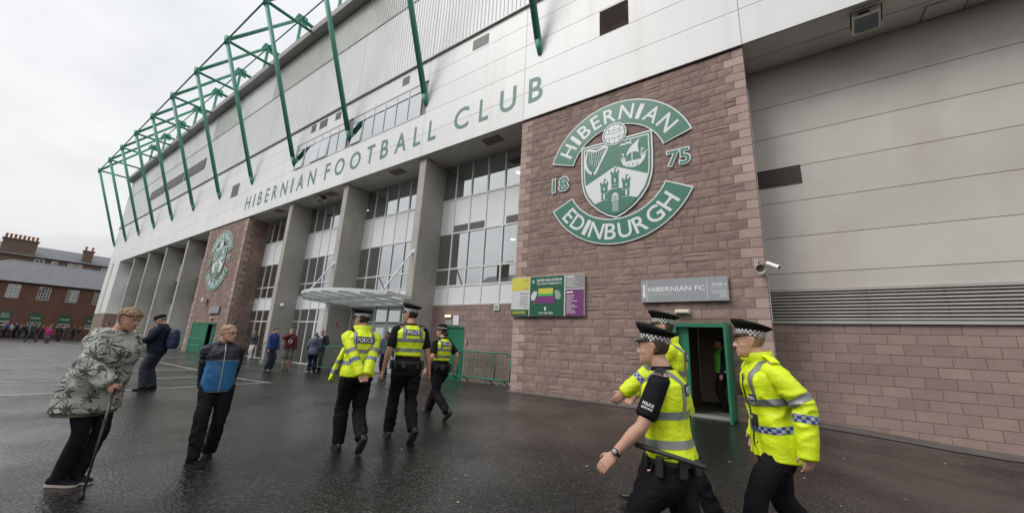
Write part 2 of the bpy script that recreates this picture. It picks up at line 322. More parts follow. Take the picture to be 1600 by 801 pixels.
# ------------------------------------------------------------------ stadium stand
stand = thing('stadium_stand', 'white clad football stand with stone towers, concrete columns and green roof struts', 'stadium', (-30, 0.7, 0))
SX = [-6.25 - 5.92 * i for i in range(12)]                      # strut / bay lines
ZF = 9.27                                                       # underside of the fascia
def fascia():
    back = MB().box(-71.45, 9, 0.03, 0.35, ZF + 0.02, 14.2).build('fascia', SEAM, stand)
    xs = [9, 3.0, -0.15, -6.87] + SX[1:11] + [-71.45]
    rows = [ZF, 10.35, 11.4, 12.4, 13.35, 14.2]
    for k in range(len(xs) - 1):
        x1, x0 = xs[k], xs[k + 1]; g = 0.005
        win = k in (4, 5)
        rr = [ZF, 10.35, 11.36] if win else rows
        segs = list(zip(rr, rr[1:])) + ([(13.1, 14.2)] if win else [])
        for z0, z1 in segs:
            MB().bbox(x0 + g, x1 - g, -0.025, 0.03, z0 + (0 if z0 == ZF else g), z1 - g, 0.004).build('fascia_panel', WHITE, back)
    # small vents in the fascia
    for x0, x1, z0, z1 in ((-22.6, -22.05, 13.55, 14.05), (-21.65, -20.8, 13.5, 14.02), (-19.95, -19.4, 13.55, 14.0), (-14.1, -13.6, 13.5, 13.95), (-9.6, -8.75, 13.46, 13.95), (-33.6, -32.3, 11.4, 12.4)):
        v = MB().box(x0, x1, -0.035, -0.02, z0, z1).build('vent', GRILLE, stand)
    v = MB().box(-3.98, -3.03, -0.03, -0.018, 11.42, 12.36).build('louvre_vent', DARK, stand)
    for i in range(9):
        z = 11.44 + i * 0.1; MB().add([(-3.96, -0.035, z), (-3.05, -0.035, z), (-3.05, -0.085, z + 0.05), (-3.96, -0.085, z + 0.05), (-3.96, -0.035, z + 0.03), (-3.05, -0.035, z + 0.03)], [(0, 1, 2, 3), (3, 2, 5, 4)]).build('slat', BROWNG, v)
    # gutter flashing above
    MB().box(-71.5, 9, -0.12, 0.3, 14.2, 14.27).build('flashing', STEEL, stand)
    # ribbon windows in the fascia
    for bx0, bx1, opens in ((-23.78, -18.45, (0, 2, 3)), (-17.9, -12.55, (0,))):
        fr = MB(); n = 6; w = (bx1 - bx0) / n; zb, zm, zt = 11.38, 12.66, 13.08
        for i in range(n + 1): fr.box(bx0 + i * w - 0.03, bx0 + i * w + 0.03, -0.04, 0.02, zb, zt)
        for z in (zb, zm, zt): fr.box(bx0, bx1, -0.044, 0.016, z - 0.025, z + 0.025)
        f = fr.build('ribbon_window', FRAME, stand)
        MB().box(bx0, bx1, 0.022, 0.028, zb, zt).build('black_interior_sheet', DARK, f)  # black sheet painted to stand in for the unlit room behind the panes
        for i in range(n):
            a, b = bx0 + i * w + 0.035, bx0 + (i + 1) * w - 0.035
            MB().box(a, b, -0.02, 0.0, zm + 0.03, zt - 0.03).build('window_panel', PANEL, f)
            if i in opens:
                t = 0.05; h = zm - zb - 0.06
                MB().add([(a, -0.03, zm - 0.03), (b, -0.03, zm - 0.03), (b, -0.03 - h * math.sin(t), zm - 0.03 - h * math.cos(t)), (a, -0.03 - h * math.sin(t), zm - 0.03 - h * math.cos(t)),
                          (a, -0.0, zm - 0.03), (b, -0.0, zm - 0.03), (b, -h * math.sin(t), zm - 0.045 - h * math.cos(t)), (a, -h * math.sin(t), zm - 0.045 - h * math.cos(t))],
                         [(3, 2, 1, 0), (4, 5, 6, 7), (0, 4, 7, 3), (1, 2, 6, 5), (2, 3, 7, 6)]).build('open_pane', GLASSB, f)
            else:
                MB().box(a, b, -0.015, -0.002, zb + 0.03, zm - 0.03).build('pane', GLASSB, f)
                MB().box(a, b, 0.004, 0.012, zb + 0.03, zm - 0.03).build('roller_blind', PANEL, f)
fascia()
def lettering():
    words = (('HIBERNIAN', -30.35, -21.05), ('FOOTBALL', -20.05, -11.35), ('CLUB', -10.3, -6.08))
    wid = dict(H=.78, I=.2, B=.6, E=.5, R=.66, N=.8, A=.82, F=.48, O=.95, T=.66, L=.47, C=.82, U=.76)
    root = MB().box(-30.4, -30.38, -0.024, -0.02, 9.9, 9.92).build('lettering', LETTER, stand)
    for w, x0, x1 in words:
        tot = sum(wid[c] for c in w); gap = (x1 - x0 - tot * 0.97) / (len(w) - 1); x = x0
        for c in w:
            put_text(c, x, x + wid[c] * 0.97, 9.88, 10.86, -0.034, LETTER, 'letter', root, bold=0.012); x += wid[c] * 0.97 + gap
lettering()
def upper_wall():
    def ribs(x0, x1, z0, z1, mat, name, y=0.06, p=0.2, d=0.035):
        v = []; n = int((x1 - x0) / p); p = (x1 - x0) / n
        for i in range(n):
            x = x0 + i * p
            for dx, dy in ((0, 0), (0.075, 0), (0.10, -d), (0.17, -d)): v.append((x + dx, y + dy))
        v.append((x0 + n * p, y)); m = len(v)
        mesh_obj(name, [(a, b, z0) for a, b in v] + [(a, b, z1) for a, b in v], [(i, i + 1, m + i + 1, m + i) for i in range(m - 1)], mat, stand)
    for k in range(13):
        x1 = 9 if k == 0 else SX[k - 1]; x0 = SX[k] if k < 12 else -72.4
        poly = k <= 4 or k == 6
        ribs(x0 + 0.01, x1, 14.27, 18.55 if poly else 21.2, CORR, 'ribbed_cladding')
        if poly: ribs(x0 + 0.01, x1, 18.6, 21.2, POLY, 'translucent_cladding', 0.04)
    MB().box(-72.4, 9, 0.0, 0.05, 18.55, 18.6).build('flashing', STEEL, stand)
    MB().box(-72.4, 9, 0.1, 0.3, 14.3, 21.25).build('upper_wall', INTER, stand)
    for x0, x1 in ((-59.4, -54.0), (-53.5, -48.0), (-47.6, -42.0)):
        o = MB().box(x0, x1, -0.02, 0.06, 15.95, 17.0).build('dark_window', GRILLE, stand)
    # eaves gutter and roof
    MB().add([(-72.9, -0.55, 21.2), (9, -0.55, 21.2), (9, 0.3, 21.15), (-72.9, 0.3, 21.15), (-72.9, -0.6, 21.55), (9, -0.6, 21.55), (9, 22, 22.6), (-72.9, 22, 22.6), (9, 22, 22.3), (-72.9, 22, 22.3)],
             [(0, 3, 2, 1), (0, 1, 5, 4), (4, 5, 6, 7), (3, 9, 8, 2), (1, 2, 8, 6, 5), (0, 4, 7, 9, 3)]).build('roof', STEEL, stand)
upper_wall()
def trusses():
    NF = (-3.39, 21.25); NB = (0.85, 26.7)
    xs = SX + [-0.33, 5.59]
    for x in sorted(xs):
        b = Vector((x, -0.02, 11.75)); t = Vector((x, NF[0], NF[1]))
        st = MB().tube(b, b + (t - b) * 0.05, 0.08, 0.13, 14).tube(b + (t - b) * 0.05, t, 0.13, 0.13, 14).build('strut', GREEN, stand, True)
        MB().tube(t + Vector((0, -0.02, 0.28)), t - Vector((0, -0.05, 0.3)), 0.19, 0.16, 12).build('node', GREEN, st, True)
        MB().tube(t, (x, -0.05, 21.28), 0.10, None, 10).build('beam', GREEN, stand, True)
        MB().tube((x, NF[0], 21.3), (x, NB[0], NB[1]), 0.125, None, 10).build('inclined_beam', GREEN, stand, True)
        MB().tube((x, NB[0], NB[1]), (x, 9.0, 26.0), 0.15, None, 10).build('rear_beam', GREEN, stand, True)
        MB().tube((x, NB[0], NB[1]), (x, NB[0] + 0.05, 21.4), 0.12, None, 10).build('post', GREEN, stand, True)
        MB().add([(x - 0.04, NB[0] - 0.5, NB[1] - 0.35), (x - 0.04, NB[0] + 0.5, NB[1] - 0.45), (x - 0.04, NB[0] + 0.45, NB[1] + 0.35), (x - 0.04, NB[0] - 0.3, NB[1] + 0.3),
                  (x + 0.04, NB[0] - 0.5, NB[1] - 0.35), (x + 0.04, NB[0] + 0.5, NB[1] - 0.45), (x + 0.04, NB[0] + 0.45, NB[1] + 0.35), (x + 0.04, NB[0] - 0.3, NB[1] + 0.3)],
                 [(0, 1, 2, 3), (7, 6, 5, 4), (0, 4, 5, 1), (1, 5, 6, 2), (2, 6, 7, 3), (3, 7, 4, 0)]).build('gusset', GREEN, stand)
    xs = sorted(xs)
    for a, b in zip(xs, xs[1:]):
        MB().tube((a, NF[0], NF[1] + 0.05), (b, NF[0], NF[1] + 0.05), 0.055, None, 8).build('tie_rod', GREEN, stand, True)
        MB().tube((a, NB[0], NB[1]), (b, NB[0], NB[1]), 0.055, None, 8).build('tie_rod', GREEN, stand, True)
trusses()
# ---- stone towers
_sm = {}
def stone_mesh(L, h, var, quoin, depth=0.2):
    """one stone: front face towards -y at y=0, back at y=depth, centred on x,z; rock-faced or smooth"""
    key = (round(L, 2), round(h, 3), var, quoin)
    if key in _sm: return _sm[key]
    rnd = random.Random(hash(key) & 0xffff); g = 0.0018; nx = 2 if quoin else max(3, int(L / 0.11)); nz_ = 1 if quoin else 3
    x0, x1, z0, z1 = -L / 2 + g, L / 2 - g, -h / 2 + g, h / 2 - g; v = []; f = []
    for j in range(nz_ + 1):
        for i in range(nx + 1):
            edge = i in (0, nx) or j in (0, nz_)
            b = 0.0 if quoin else (rnd.uniform(0.0, 0.004) if edge else -rnd.uniform(0.001, 0.010))
            jx = 0 if edge else rnd.uniform(-.02, .02); jz = 0 if edge else rnd.uniform(-.015, .015)
            ins = 0.006 if edge else 0
            v.append((max(x0 + ins, min(x1 - ins, x0 + (x1 - x0) * i / nx)) + jx, b, max(z0 + ins, min(z1 - ins, z0 + (z1 - z0) * j / nz_)) + jz))
    n = nx + 1
    f = [(j * n + i, j * n + i + 1, (j + 1) * n + i + 1, (j + 1) * n + i) for j in range(nz_) for i in range(nx)]
    loop = [i for i in range(n)] + [j * n + nx for j in range(1, nz_ + 1)] + [nz_ * n + i for i in range(nx - 1, -1, -1)] + [j * n for j in range(nz_ - 1, 0, -1)]
    o = len(v)
    for q in loop:
        a = v[q]; v.append((x0 if a[0] < x0 + .01 else x1 if a[0] > x1 - .01 else a[0], depth if not quoin else depth, z0 if a[2] < z0 + .01 else z1 if a[2] > z1 - .01 else a[2]))
    m = len(loop); f += [(loop[i], o + i, o + (i + 1) % m, loop[(i + 1) % m]) for i in range(m)]
    _sm[key] = (v, f); return v, f
_sd = {}
def stone_data(key_args, mat):
    k = (key_args, mat.name)
    if k not in _sd:
        v, f = stone_mesh(*key_args); _sd[k] = mesh_data('stone', v, f, mat)
    return _sd[k]
HC = 0.2305
def lay_stones(width, z0, z1, openings=(), quoins=True, seed=1, rough=True):
    """rows of (x, z, length, height, quoin) across 0..width"""
    rnd = random.Random(seed); out = []; n = int(round((z1 - z0) / HC)); h = (z1 - z0) / n
    for r in range(n):
        zc = z0 + (r + 0.5) * h; ql = 0.46 if r % 2 else 0.26; a, b = 0.0, width
        if quoins:
            out.append((ql / 2, zc, ql, h, True)); qr = 0.26 if r % 2 else 0.46; out.append((width - qr / 2, zc, qr, h, True)); a, b = ql, width - qr
        spans = [(a, b)]
        for ox0, ox1, oz1 in openings:
            if zc - h / 2 < oz1 - 0.02:
                spans = [q for s_ in spans for q in ((s_[0], min(s_[1], ox0)), (max(s_[0], ox1), s_[1])) if q[1] - q[0] > 0.03]
        for a, b in spans:
            x = a
            while b - x > 0.01:
                L = rnd.choice((0.2, 0.26, 0.32, 0.4, 0.48, 0.56, 0.6))
                if b - x - L < 0.2: L = b - x
                if L > 0.62: L = round(L / 2, 3)
                x_ = x + L / 2; x += L
                if rough and rnd.random() < .15:
                    q = rnd.choice((.42, .5, .58)); out.append((x_, zc - h / 2 + h * q / 2, L, round(h * q, 4), False)); out.append((x_, zc + h / 2 - h * (1 - q) / 2, L, round(h * (1 - q), 4), False))
                else: out.append((x_, zc, L, h, False))
    return out
def proj_area(P, L, h):
    q = RM @ (Vector(P) - CAM); return L * h / (q.z * q.z) if q.z < 0 else 0
def tower(x0, x1, door, individual, seed):
    w = x1 - x0; yf = 0.05
    zb = min(G(x0, 0), G(x1, 0), 0) - 0.02
    core = MB()
    if door:
        d0, d1, dz = door
        core.box(x0 + .02, d0, yf + .008, 1.4, zb, ZF - 0.03).box(d1, x1 - .02, yf + .008, 1.4, zb, ZF - 0.03).box(d0, d1, yf + .010, 1.397, dz, ZF - 0.033)
    else: core.box(x0 + .02, x1 - .02, yf + .008, 1.4, zb, ZF - 0.03)
    t = core.build('stone_tower', MORTAR, stand)
    ops = [(door[0] - x0, door[1] - x0, door[2])] if door else []
    st = lay_stones(w, zb, ZF - 0.035, ops, True, seed)
    rnd = random.Random(seed); items = []
    for i, (x, z, L, h, q) in enumerate(st):
        dy = 0.0 if q else rnd.uniform(-0.005, 0.006)
        items.append((proj_area((x0 + x, 0, z), L, h), (x0 + x, yf - 0.0 + dy, z), (round(L, 3), h, rnd.randrange(3), q)))
    items.sort(key=lambda q: -q[0]); k = 300 if individual else 0
    for _, loc, key in items[:k]:
        o = link('quoin_stone' if key[3] else 'stone', stone_data(key, QUOIN if key[3] else STONE), t); o.location = loc
    for flag, mat, nm in ((True, QUOIN, 'quoin_stones'), (False, STONE, 'stones')):
        m = MB()
        for _, loc, key in items[k:]:
            if key[3] == flag:
                v, f = stone_mesh(*key); m.add([(p[0] + loc[0], p[1] + loc[1], p[2] + loc[2]) for p in v], f)
        if m.v: o = m.build(nm, mat, t); o['kind'] = 'stuff'
    # return face (towards +x), visible on the far tower
    m = MB(); mq = MB()
    for x, z, L, h, q in lay_stones(1.33, zb, ZF - 0.035, (), True, seed + 9):
        v, f = stone_mesh(round(L, 3), h, rnd.randrange(3), q)
        (mq if q and x < 0.66 else m).add([(x1 + 0.0 + p[1] - 0.0 if False else x1 - p[1] * 0.6, yf + 0.005 + x + p[0], z + p[2]) for p in v], f)
    o = m.build('return_stones', STONE, t); o['kind'] = 'stuff'; o = mq.build('return_quoins', QUOIN, t); o['kind'] = 'stuff'
    return t
tower(-6.93, -0.15, (-2.15, -0.93, 2.19), True, 3)
tower(-36.5, -29.4, (-35.35, -31.0, 2.04), False, 5)
# ---- doors of the towers
def door_near():
    d0, d1, dz = -2.15, -0.93, 2.19; g = G(-1.5, 0)
    fr = MB().box(d0, d0 + 0.07, -0.03, 0.30, g, dz).box(d1 - 0.07, d1, -0.03, 0.30, g, dz).box(d0 + .07, d1 - .07, -0.03, 0.30, dz - 0.09, dz).build('door_frame', DGREEN, stand)
    MB().box(d0 + .07, d0 + 0.31, 0.12, 0.17, g + 0.01, dz - .09).build('fixed_leaf', DGREEN, fr)
    lf = MB().box(d1 - 0.065, d1 - 0.02, -0.80, -0.035, g + 0.02, dz - 0.03).build('door', DGREEN, stand)
    MB().tube((d1 - 0.10, -0.70, g + 1.02), (d1 - 0.10, -0.52, g + 1.02), 0.014).build('handle', STEEL, lf)
    MB().box(d0 + .07, d1 - .07, -0.04, 0.30, g - 0.01, g + 0.022).build('threshold', STEEL, fr)
    # corridor behind the door
    c = MB(); c.box(d0 - 0.05, d0 - 0.01, 1.40, 3.4, g, 2.5).box(d1 + .12, d1 + .16, 1.40, 3.4, g, 2.5).box(d0, -1.45, 3.3, 3.35, g, 2.5).box(d0, d1 + .12, 1.4, 3.4, 2.32, 2.38).box(d0, d0 + .012, .31, 1.39, g, dz - .09).box(d1 - .012, d1, .31, 1.39, g, dz - .09)
    c.build('corridor', M('corridor_wall', (0.52, 0.43, 0.29), 0.8, 0.1, 3, isl=0.05), stand)
    MB().box(d0, d1 + .12, 0.3, 6, g - 0.02, g + 0.012).build('corridor_floor', INTERD, stand)
    MB().box(-1.44, d1 + .1, 3.3, 3.35, g, 2.4).build('inner_doorway', DARK, stand)
door_near()
def door_far():
    d0, d1, dz = -35.35, -31.0, 2.04; g = 0
    MB().box(d0, d1, 0.6, 0.65, g, dz).build('door_recess', DARK, stand)
    fr = MB().box(d0, d0 + .08, 0, .3, g, dz).box(d1 - .08, d1, 0, .3, g, dz).box(d0 + .08, d1 - .08, 0, .3, dz - .08, dz).build('door_frame', DGREEN, stand)
    MB().box(d0 + .08, -32.35, 0.02, 0.08, g + .01, dz - .08).build('door', DGREEN, stand)
    MB().box(d1 - 1.05, d1 - .09, 0.2, 0.25, g + .01, dz - .08).build('door', DGREEN, stand)
    r = MB()
    for z in (0.55, 1.0): r.tube((d0 - .4, -0.6, z), (d1, -0.6, z), 0.025)
    for x in (d0 - .4, -33.2, d1): r.tube((x, -.6, 0), (x, -.6, 1.0), 0.025)
    r.build('handrail', GREEN, stand)
door_far()
# ---- columns, soffit, glazing
for cx in (-12.17, -17.98, -23.77, -41.8, -47.75, -53.7, -59.5):
    m = MB(); x0, x1, y0, y1, b = cx - 0.205, cx + 0.205, 0.16, 1.42, 0.02
    g = G(cx, 1) - 0.3
    m.rings([[(x0, y0 + b, z), (x0 + b, y0, z), (x1 - b, y0, z), (x1, y0 + b, z), (x1, y1, z), (x0, y1, z)] for z in (g, ZF - 0.006)])
    c = m.build('column', CONC, stand)
    MB().box(cx - 0.23, cx + 0.23, 0.14, 1.38, ZF - 0.12, ZF - 0.004).build('capital', STEEL, c) if cx > -30 and False else None
soff = MB().box(-65.4, -36.5, 0.02, 1.45, ZF, ZF + 0.02).box(-29.4, -6.93, 0.02, 1.45, ZF, ZF + 0.02).box(-0.15, 9, 0.02, 1.38, ZF, ZF + 0.02).build('soffit', SOFFIT, stand)
for x in (-5.93 * 0 - 8.6, -14.3, -20.0, -26.0): MB().box(x - 0.42, x + 0.42, 0.25, 0.72, ZF - 0.02, ZF - 0.003).build('soffit_vent', BROWNG, soff)
MB().box(-0.1, 9, 0.69, 0.70, ZF - 0.004, ZF - 0.001).build('joint', DARK, soff)
hb = MB().box(3.35, 4.0, 0.85, 1.32, ZF - 0.016, ZF - 0.003).build('access_hatch', SOFFIT, soff)
MB().box(3.31, 4.04, 0.82, 1.35, ZF - 0.009, ZF - 0.002).build('hatch_frame', STEEL, hb)
YG = 1.42
def glazing(x0, x1, rows, mull, vents=(), doors=False, detail=True, y=YG):
    zs = [r[0] for r in rows] + [rows[-1][1]]
    fr = MB(); t = 0.032
    xs = [x0] + mull + [x1]
    for x in xs[1:-1]:
        fr.box(x - t, x + t, y - 0.05, y + 0.05, zs[0], zs[-1])
    for z in zs: fr.box(x0, x1, y - 0.044, y + 0.046, z - t, z + t)
    f = fr.build('glazing', FRAME, stand)
    for z0, z1, k in rows:
        for a, b in zip(xs, xs[1:]):
            if b - a < 0.1: continue
            if k == 'g':
                ry = random.uniform(-0.0025, 0.0025); dz = random.uniform(-0.003, 0.003)
                MB().add([(a, y - .006 + ry, z0), (b, y - .006 - ry, z0), (b, y - .006 - ry + dz, z1), (a, y - .006 + ry + dz, z1)], [(0, 1, 2, 3)]).build('pane', GLASS, f)
            elif k == 'w': MB().box(a, b, y - .02, y + .02, z0, z1).build('spandrel_panel', PANEL, f)
    return f
def interiors():
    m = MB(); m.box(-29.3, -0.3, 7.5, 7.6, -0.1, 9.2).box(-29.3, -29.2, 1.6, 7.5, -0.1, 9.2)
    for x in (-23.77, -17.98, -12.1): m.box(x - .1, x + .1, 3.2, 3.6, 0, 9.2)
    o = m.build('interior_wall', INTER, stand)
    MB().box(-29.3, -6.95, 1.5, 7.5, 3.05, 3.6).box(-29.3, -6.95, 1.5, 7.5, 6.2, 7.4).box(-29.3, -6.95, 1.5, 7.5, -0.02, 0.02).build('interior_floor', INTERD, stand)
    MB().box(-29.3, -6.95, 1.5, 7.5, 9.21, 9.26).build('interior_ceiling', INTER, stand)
    for x, y, z in ((-8.3, 2.6, 6.19), (-9.6, 3.6, 6.19), (-14.5, 2.6, 6.19), (-15.9, 3.4, 6.19), (-20.5, 3, 6.19), (-13.3, 2.8, 3.04), (-14.6, 4, 3.04), (-9.2, 3.2, 9.2), (-20.3, 3.0, 9.2), (-14.6, 3.1, 9.2), (-21.2, 3.2, 3.04)):
        MB().lathe([(0.11, -0.03), (0.11, 0.0)], (x, y, z - 0.005), 12).build('downlight', LAMPC, stand)
interiors()
U = [(3.0, 3.76, 'w'), (3.76, 4.48, 'g'), (4.48, 6.04, 'g'), (6.04, 7.61, 'w'), (7.61, ZF, 'g')]
g1 = glazing(-11.96, -6.93, U, [-11.22, -10.32, -9.44, -8.55, -7.66])
for a, b in ((-11.16, -10.38), (-10.26, -9.5), (-8.4, -7.72)):
    v = MB().box(a, b, YG - 0.035, YG - 0.021, 6.09, 6.38).build('vent', GRILLE, g1)
LOW = [(0.0, 2.27, 'g'), (2.27, 3.0, 'g')]
glazing(-17.78, -12.38, U, [-17.0, -16.1, -15.2, -14.3, -13.4, -12.62])
glazing(-23.57, -18.18, LOW + U, [-22.89, -21.97, -21.05, -20.15, -19.25, -18.5])
glazing(-29.4, -23.97, LOW + U, [-28.6, -27.7, -26.8, -25.9, -25.0, -24.2])
for a, b in ((-41.6, -36.5), (-47.55, -42.0), (-53.5, -47.95), (-59.3, -53.9), (-65.4, -59.7)):
    n = 5; glazing(a, b, [(-.2, 3.0, 'w')] + U, [a + (b - a) * i / n for i in range(1, n)])
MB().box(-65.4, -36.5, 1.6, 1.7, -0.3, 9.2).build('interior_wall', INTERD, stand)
def entrance():
    y = YG + 0.03; g = G(-15, 1.4); fr = MB(); x0, x1 = -17.78, -12.38
    for x in (-17.7, -16.9, -15.95, -15.0, -14.05, -13.1, -12.45): fr.box(x - .035, x + .035, y - .05, y + .05, g, 3.0)
    for z in (2.27, 2.16): fr.box(x0, x1, y - .045, y + .045, z - .03, z + .03)
    f = fr.build('entrance_screen', FRAME, stand)
    for a, b in ((-17.7, -16.9), (-16.9, -15.95), (-15.95, -15.0), (-15.0, -14.05), (-14.05, -13.1), (-13.1, -12.45)):
        MB().box(a + .03, b - .03, y - .004, y + .004, 2.3, 3.0).build('pane', GLASS, f)
        if -16.9 <= a <= -13.2:
            d = MB().box(a + .04, a + .14, y - .03, y + .03, g + .02, 2.12).box(b - .14, b - .04, y - .03, y + .03, g + .02, 2.12).box(a + .14, b - .14, y - .03, y + .03, 2.02, 2.12).box(a + .14, b - .14, y - .03, y + .03, g + .02, g + .27).box(a + .14, b - .14, y - .03, y + .03, 1.0, 1.08).build('door', FRAME, stand)
            MB().box(a + .14, b - .14, y - .005, y + .005, g + .27, 2.02).build('pane', GLASS, d)
            MB().tube((b - .19, y - .07, g + .85), (b - .19, y - .07, g + 1.35), 0.014).build('handle', STEEL, d)
        else: MB().box(a + .03, b - .03, y - .004, y + .004, g, 2.2).build('pane', GLASS, f)
    MB().tube((-17.66, 1.3, g), (-17.66, 1.3, 2.7), 0.04).tube((-17.66, 1.3, 2.7), (-17.5, 1.1, 3.0), 0.04).build('downpipe', FRAME, stand)
entrance()
def canopy():
    xa, xb, ya, yb, zr, zf = -18.05, -12.0, -1.0, -2.15, 3.07, 3.24
    c0 = stand
    def yfront(x):
        u = (x - (xa + xb) / 2) / ((xb - xa) / 2); return ya + (yb - ya) * (1 - u * u)
    def z(y): return zr + (zf - zr) * (1.38 - y) / (1.38 + 1.5)
    n = 22; m = MB()
    pts = [(xa + (xb - xa) * i / n) for i in range(n + 1)]
    rs = []
    for x in pts:
        y = yfront(x); q = z(y); rs.append([(x, y, q - 0.075), (x, y + .05, q - 0.075), (x, y + 0.05, q + 0.045), (x, y, q + 0.045)])
    m.rings(rs); m.box(xa, xb, 1.30, 1.37, zr - 0.08, zr + 0.05)
    for x in (xa + .03, xb - .03): m.bar((x, 1.3, zr - .01), (x, yfront(x), z(yfront(x)) - .02), 0.07, 0.15)
    f = m.build('canopy', FRAME, stand)
    for i in range(1, 7):
        x = xa + (xb - xa) * i / 7
        MB().bar((x, 1.3, zr - .05), (x, yfront(x) + .03, z(yfront(x)) - .07), 0.04, 0.10).build('rafter', FRAME, f)
    for yy in (0.35, -0.7):
        MB().bar((xa + .05, yy, z(yy) - .05), (xb - .05, yy, z(yy) - .05), 0.07, 0.12).build('purlin', FRAME, f)
        for i in range(1, 7):
            x = xa + (xb - xa) * i / 7; MB().tube((x, yy, z(yy) - .12), (x, yy, z(yy) - .04), 0.035, None, 8).build('glass_clamp', STEEL, f)
    for i in range(7):
        a, b = xa + (xb - xa) * i / 7, xa + (xb - xa) * (i + 1) / 7; ps = [a + (b - a) * k / 3 for k in range(4)]
        top = [(x, yfront(x) + .02, z(yfront(x)) + .02) for x in ps] + [(b - .01, 1.3, zr + .02), (a + .01, 1.3, zr + .02)]
        bot = [(p[0], p[1], p[2] - .015) for p in top]; k = len(top)
        MB().add(top + bot, [tuple(range(k)), tuple(range(2 * k - 1, k - 1, -1))] + [(i_, k + i_, k + (i_ + 1) % k, (i_ + 1) % k) for i_ in range(k)]).build('canopy_pane', CGLASS, f)
    for x, tx in ((-17.85, -17.98), (-12.2, -12.17)):
        p = Vector((x, yfront(x) + .1, z(yfront(x)) + .05)); q = Vector((tx, 0.14, 5.05))
        r = MB().tube(p, q, 0.036).tube(p - Vector((0, 0, .1)), p + Vector((0, 0, .1)), 0.05).tube(q, q + Vector((0, .06, .0)), 0.12).build('stay_rod', FRAME, f)
canopy()
# ---- block wall in the near bay, with green door
def block_wall(x0, x1, y, z0, z1, h, L, parent_name, openings=(), seed=2, dep=0.09):
    core = MB().box(x0, x1, y + 0.008, y + 0.2, z0, z1).build(parent_name, MORTAR, stand) if not openings else None
    if openings:
        (o0, o1, oz) = openings[0]; core = MB().box(x0, o0, y + .008, y + .2, z0, z1).box(o1, x1, y + .008, y + .2, z0, z1).box(o0, o1, y + .01, y + .2, oz, z1).build(parent_name, MORTAR, stand)
    n = int(math.ceil((z1 - z0) / h)); rnd = random.Random(seed); g = 0.005; cache = {}
    for r in range(n):
        zt = z1 - r * h; zb = max(z0, zt - h)
        if zt - zb < 0.03: continue
        x = x0 - (L / 2 if r % 2 else 0)
        while x < x1 - .01:
            a, b = max(x, x0), min(x + L, x1); x += L
            segs = [(a, b)]
            for o0, o1, oz in openings:
                if zb < oz - .02: segs = [q for s_ in segs for q in ((s_[0], min(s_[1], o0)), (max(s_[0], o1), s_[1])) if q[1] - q[0] > .03]
            for a, b in segs:
                if b - a < .03: continue
                key = (round(b - a, 3), round(zt - zb, 3))
                if key not in cache:
                    m = MB().bbox(-key[0] / 2 + g, key[0] / 2 - g, 0, dep, -key[1] / 2 + g, key[1] / 2 - g, 0.004); cache[key] = mesh_data('block', m.v, m.f, BLOCK)
                o = link('block', cache[key], core); o.location = ((a + b) / 2, y + rnd.uniform(-.0025, .0025), (zt + zb) / 2)
    return core
bw = block_wall(-11.96, -6.95, 1.36, -0.05, 2.96, 0.2105, 0.44, 'block_wall', [(-11.13, -10.1, 2.12)])
dg = MB().box(-11.10, -10.13, 1.40, 1.45, 0.1, 2.09).build('door', DGREEN, stand)
MB().box(-11.13, -11.08, 1.35, 1.46, 0.08, 2.12).box(-10.15, -10.10, 1.35, 1.46, 0.08, 2.12).box(-11.08, -10.15, 1.35, 1.46, 2.07, 2.12).build('door_frame', DGREEN, dg)
MB().tube((-10.28, 1.37, 1.05), (-10.28, 1.37, 1.2), 0.013).build('handle', STEEL, dg)
MB().box(-8.69, -8.45, 1.31, 1.355, 2.72, 2.94).build('extractor_vent', PANEL, bw); MB().box(-8.65, -8.49, 1.30, 1.308, 2.76, 2.90).build('vent_grille', STEEL, bw)
MB().box(-9.98, -9.9, 1.30, 1.355, 1.46, 1.62).build('keypad', STEEL, bw)
MB().box(-10.72, -10.42, 1.33, 1.352, 2.17, 2.55).build('door_notice', PANEL, bw)
MB().box(-11.15, -10.78, 1.33, 1.352, 2.17, 2.40).build('door_notice', STEEL, bw)
# ---- recessed wall on the right
block_wall(-0.148, 9, 1.33, -0.2, 2.29, 0.2117, 0.44, 'recessed_block_wall', seed=4)
def right_wall():
    base = MB().box(-0.147, 9, 1.38, 1.5, 3.07, ZF).build('recessed_wall', SEAM, stand)
    zz = [3.1, 3.5, 4.41, 5.33, 6.25, 7.17, 8.08, ZF]
    for a, b in zip(zz, zz[1:]):
        MB().bbox(-0.147, 9, 1.34, 1.379, a + 0.005, b - 0.005, 0.004).build('cladding_panel', GREYCLAD, base)
    MB().box(-0.146, 9, 1.28, 1.38, 3.04, 3.095).build('drip_flashing', LOUVRE, stand); MB().box(-0.146, 9, 1.27, 1.42, 2.292, 2.36).build('louvre_sill', LOUVRE, stand)
    lv = MB().box(-0.145, 9, 1.52, 1.56, 2.3, 3.07).build('louvre', DARK, stand)
    for i in range(9):
        z = 2.385 + i * 0.0745
        MB().add([(-0.144, 1.30, z), (9, 1.30, z), (9, 1.30, z + .022), (-0.144, 1.30, z + .022), (-0.144, 1.385, z + .052), (9, 1.385, z + .052), (9, 1.385, z + .07), (-0.144, 1.385, z + .07)],
                 [(0, 1, 2, 3), (3, 2, 6, 7), (1, 0, 4, 5), (4, 7, 6, 5)]).build('slat', LOUVRE, lv)
    for x in (0.42, 1.62, 2.82, 4.02, 5.2): MB().box(x - .012, x + .012, 1.33, 1.40, 2.36, 3.05).build('louvre_support', DARK, lv)
    v = MB().box(-0.14, 0.78, 1.325, 1.338, 5.78, 6.27).build('louvre_vent', DARK, stand)
    for i in range(10):
        z = 5.79 + i * 0.046; MB().add([(-0.135, 1.31, z), (0.775, 1.31, z), (0.775, 1.335, z + .03), (-0.135, 1.335, z + .03)], [(0, 1, 2, 3)]).build('slat', BROWNG, v)
